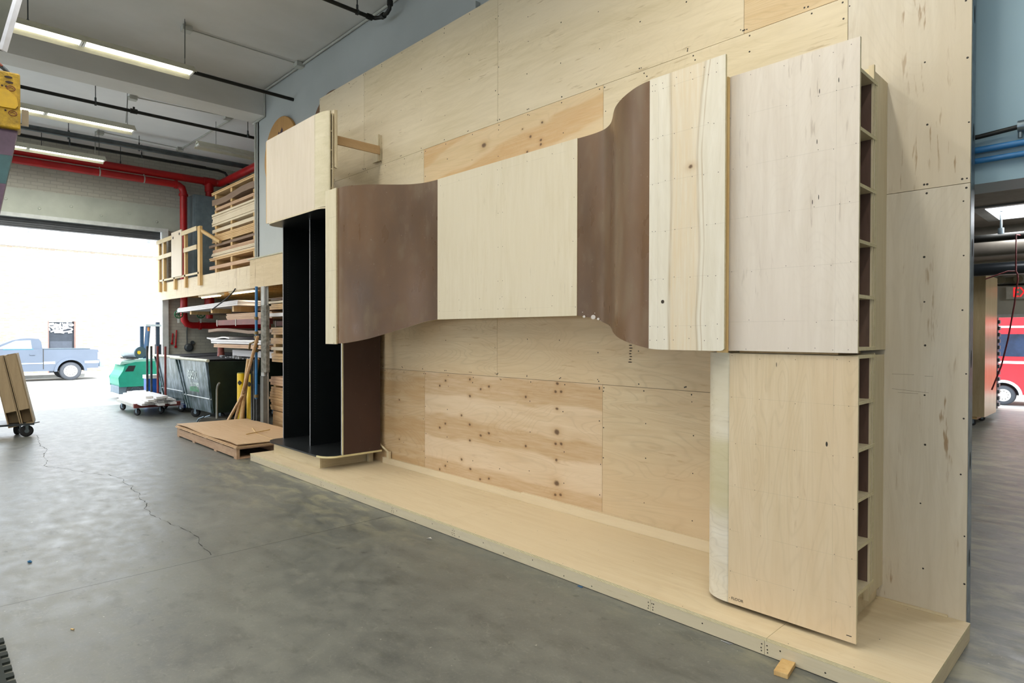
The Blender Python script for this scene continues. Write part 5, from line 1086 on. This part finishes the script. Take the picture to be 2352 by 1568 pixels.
# spray-paint scribble, flattened strokes on the door
def gp(px, py): return Vector((-35.1, 4.37 + (px - 180) / 1240 * 1.02, 2.16 - (py - 210) / 1300 * 1.2))
gb = MB()
for st__ in ([(400, 330), (300, 340), (210, 330), (260, 290), (420, 270)], [(210, 390), (300, 450), (420, 440)], [(440, 280), (500, 420), (430, 560), (360, 480)], [(540, 290), (560, 520), (620, 600)], [(620, 320), (600, 560), (720, 480), (700, 330), (640, 400)], [(760, 260), (760, 560)], [(860, 260), (900, 420), (960, 290), (1000, 430), (1080, 210), (1100, 460)], [(1120, 300), (1280, 290), (1360, 350), (1280, 385), (1190, 380)], [(330, 690), (430, 650), (620, 660), (860, 700), (1080, 680), (1250, 630), (1310, 570), (1250, 510), (1100, 500), (960, 550), (800, 580)], [(500, 730), (720, 720), (900, 750)], [(1130, 740), (1270, 720)], [(240, 530), (270, 610)], [(780, 440), (900, 500), (1050, 440)], [(470, 600), (650, 610), (840, 620)]):
    pts_ = [gp(*q) for q in st__]
    for i in range(len(pts_) - 1):
        a, b_ = pts_[i], pts_[i + 1]; d = (b_ - a).normalized(); w = Vector((0, -d.z, d.y)) * .026
        gz = Vector((.0006 * len(gb.f), 0, 0)); a2, b2 = a - d * .02 + gz, b_ + d * .02 + gz; gb.add([a2 - w, b2 - w, b2 + w, a2 + w], [(0, 1, 2, 3)])
gb.build('graffiti_tag', [plain('spray_white', '#f2f6f6', .6)], bd)
struct(MB().box(-33.4, -33.2, -25, 30, -.29, -.15).build('trim_9', [plain('kerb', '#b5b2ab', .8)]))
struct(MB().box(-60, -36, -30, -25, -.3, 7).build('wall_street_end', [BF]))

tk = thing('pickup_truck', 'silver pickup truck parked on the street outside the roll-up door', 'truck', (-31.8, 3, -.29))
SIL = plain('truck_silver', '#666f7d', .35, .3, .05, 1)
X0, X1 = -32.75, -31.0
def tpr(pts, x0, x1, m, name, par=tk, bevel=0): return MB().prism(pts, x0, x1, axis='x').build(name, [m], par, bevel)
wy, wzr = 4.62, .09
arch1 = [q for q in arc(wy, wzr, .47, 180, 0, 14)]
wy2 = wy - 3.25
arch2 = [q for q in arc(wy2, wzr, .47, 180, 0, 14)]
lowb = [(.35, .2), (wy2 - .47, .16)] + arch2 + [(wy2 + .47, .12), (wy - .47, .12)] + arch1 + [(wy + .47, .19), (5.58, .2), (5.62, .45), (5.64, .72), (5.57, .96), (5.30, .985), (3.75, .985), (3.70, 1.0), (2.37, 1.0), (1.3, .93), (.6, .84), (.35, .6)]
tpr(lowb, X0, X1, SIL, 'body', bevel=.03)
cabp = [(1.95, .98), (2.75, 1.36), (3.0, 1.42), (3.27, 1.445), (3.58, 1.42), (3.66, 1.3), (3.70, .99)]
MB().prism([(y, z) for y, z in cabp], X0 + .12, X1 - .08, axis='x').build('cab', [SIL], tk, .03)
tpr([(2.25, 1.03), (2.85, 1.34), (3.32, 1.36), (3.36, 1.03)], X1 - .085, X1 - .07, plain('truck_glass', '#b9c9d2', .08, 0, .05), 'side_window')
tpr([(2.45, .985), (3.40, .99), (3.40, 1.03), (2.47, 1.025)], X1 - .07, X1 + .004, plain('window_seal', '#3f6b78', .4), 'window_seal')
tpr([(3.73, .99), (5.30, .99), (5.30, 1.01), (3.73, 1.01)], X0 + .05, X1 - .02, plain('bed_rail', '#3c4d58', .5), 'bed_rail')
MB().box(X1, X1 + .004, 3.70, 3.725, .2, 1.0).build('door_gap', [SCREW], tk)
for ya, yb, za, zb_ in ((2.0, 3.70, .42, .46), (3.73, 4.1, .40, .50), (5.1, 5.6, .40, .50)): MB().box(X1, X1 + .01, ya, yb, za, zb_).build('body_line', [plain('truck_light', '#c3cbd6', .3, .2)], tk)
MB().box(X1, X1 + .03, 3.28, 3.45, .78, .82).build('door_handle', [SIL], tk)
fo, fi = arc(wy, wzr, .56, 180, 0, 16), arc(wy, wzr, .46, 0, 180, 16)
MB().prism(fo + fi, X1 - .01, X1 + .05, axis='x').build('fender_flare', [SIL], tk)
tpr(arc(wy, wzr, .46, 0, 180, 14), X1 - .5, X1 - .45, RUBBER, 'wheel_well')
MB().box(X0 + .1, X1 - .05, 5.62, 5.80, .24, .48).build('rear_bumper', [plain('bumper_blue', '#8fa2ba', .3, .4)], tk, .03)
MB().box(X1 - .1, X1 + .003, 5.56, 5.645, .55, .85).build('tail_light', [plain('tail_light', '#c9ced4', .3)], tk)
for y in (wy, wy2):
    for x in (X1 - .02, X0 + .24): wheel(tk, (x, y, wzr), (-1, 0, 0), .375, .22, '#e2e0d4')

# ---- forklift parked just outside
fk = thing('forklift', 'teal green forklift with a gas cylinder on its back, parked outside the door', 'forklift', (-18.2, 4.3, 0))
TEAL = plain('forklift_teal', '#1f9c82', .4, 0, .08, 4); GRY = plain('forklift_grey', '#6f7f8c', .5)
side = [(3.60, .32), (3.58, .55), (3.68, .72), (3.72, .86), (3.95, .93), (4.7, .95), (4.9, .6), (4.9, .32)]
MB().prism(side, -18.6, -17.6, axis='x').build('counterweight', [TEAL], fk, .06)
MB().prism([(3.62, .86), (3.66, .95), (4.1, .985), (4.7, 1.03), (4.7, .95), (4.0, .93)], -18.55, -17.65, axis='x').build('hood', [plain('forklift_light', '#a8cfc4', .4)], fk, .02)
MB().prism([(3.60, .14), (3.60, .34), (4.05, .34), (4.9, .3), (4.9, .14)], -18.55, -17.65, axis='x').build('lower_skirt', [GRY], fk, .03)
MB().prism([(3.72, .70), (3.80, .84), (3.95, .84), (3.90, .70)], -17.61, -17.59, axis='x').build('tail_lamp_recess', [RUBBER], fk)
for y in (3.95, 4.75):
    for x in (-17.62, -18.35): wheel(fk, (x, y, .2), (-1, 0, 0), .2, .16, '#4a5560')
o = thing('gas_cylinder', 'pale horizontal gas cylinder strapped on the back of the forklift', 'gas cylinder', (-18.0, 3.95, 1.03))
MB().lathe((-18.35, 3.86, 1.16), (1, .35, 0), [(0, .07), (.05, .13), (.09, .15), (.6, .15), (.64, .14)], 26).build('tank', [plain('tank_pale', '#aab4ba', .35, .4)], o)
MB().lathe((-17.74, 4.075, 1.16), (1, .35, 0), [(0, .145), (.04, .145)], 26).build('collar', [plain('collar_grey', '#3f5560', .4, .3)], o)
MB().lathe((-17.72, 4.03, 1.16), (1, .35, 0), [(.03, .045), (.05, .045)], 14).build('gauge', [YEL], o)
MB().box(-18.35, -17.75, 3.78, 4.05, 1.0, 1.03).build('cradle', [RUBBER], o)
SLB = plain('slate_blue', '#3d5a78', .4, .2)
MB().hexa([(-18.0, 4.20, 1.0), (-17.94, 4.26, 1.0), (-17.94, 4.30, 1.0), (-18.0, 4.24, 1.0)], [(-18.0, 4.27, 1.82), (-17.94, 4.33, 1.82), (-17.94, 4.37, 1.82), (-18.0, 4.31, 1.82)]).build('guard_post', [SLB], fk)
MB().box(-18.5, -18.43, 4.25, 4.33, 1.0, 1.85).build('guard_post', [SLB], fk)
MB().box(-18.6, -17.85, 4.24, 5.3, 1.82, 1.87).build('overhead_guard', [plain('guard_pale', '#b3bcc2', .4)], fk)
MB().box(-17.99, -17.93, 4.30, 4.34, 1.70, 1.80).build('signal_lamp', [plain('amber', '#e08a2a', .3)], fk)
for x in (-18.45, -17.75): MB().box(x, x + .09, 5.32, 5.42, .1, 2.4).build('mast_rail', [plain('mast_dark', '#2d3d50', .5, .3)], fk)
MB().box(-18.5, -17.6, 4.6, 5.0, .95, 1.35).build('seat_block', [RUBBER], fk)
MB().box(-18.1, -18.02, 4.52, 4.60, 1.0, 1.93).build('inner_post', [MATS['mast_dark']], fk)
o = thing('blue_bin', 'white and blue plastic bin beside the forklift, behind the lumber dolly', 'bin', (-16.0, 3.9, 0))
MB().box(-15.98, -15.72, 3.75, 4.0, .0, .62).build('body', [plain('bin_blue', '#2a5fb8', .4)], o); MB().box(-16.0, -15.7, 3.73, 4.02, .62, .7).build('rim', [WHITEM], o)
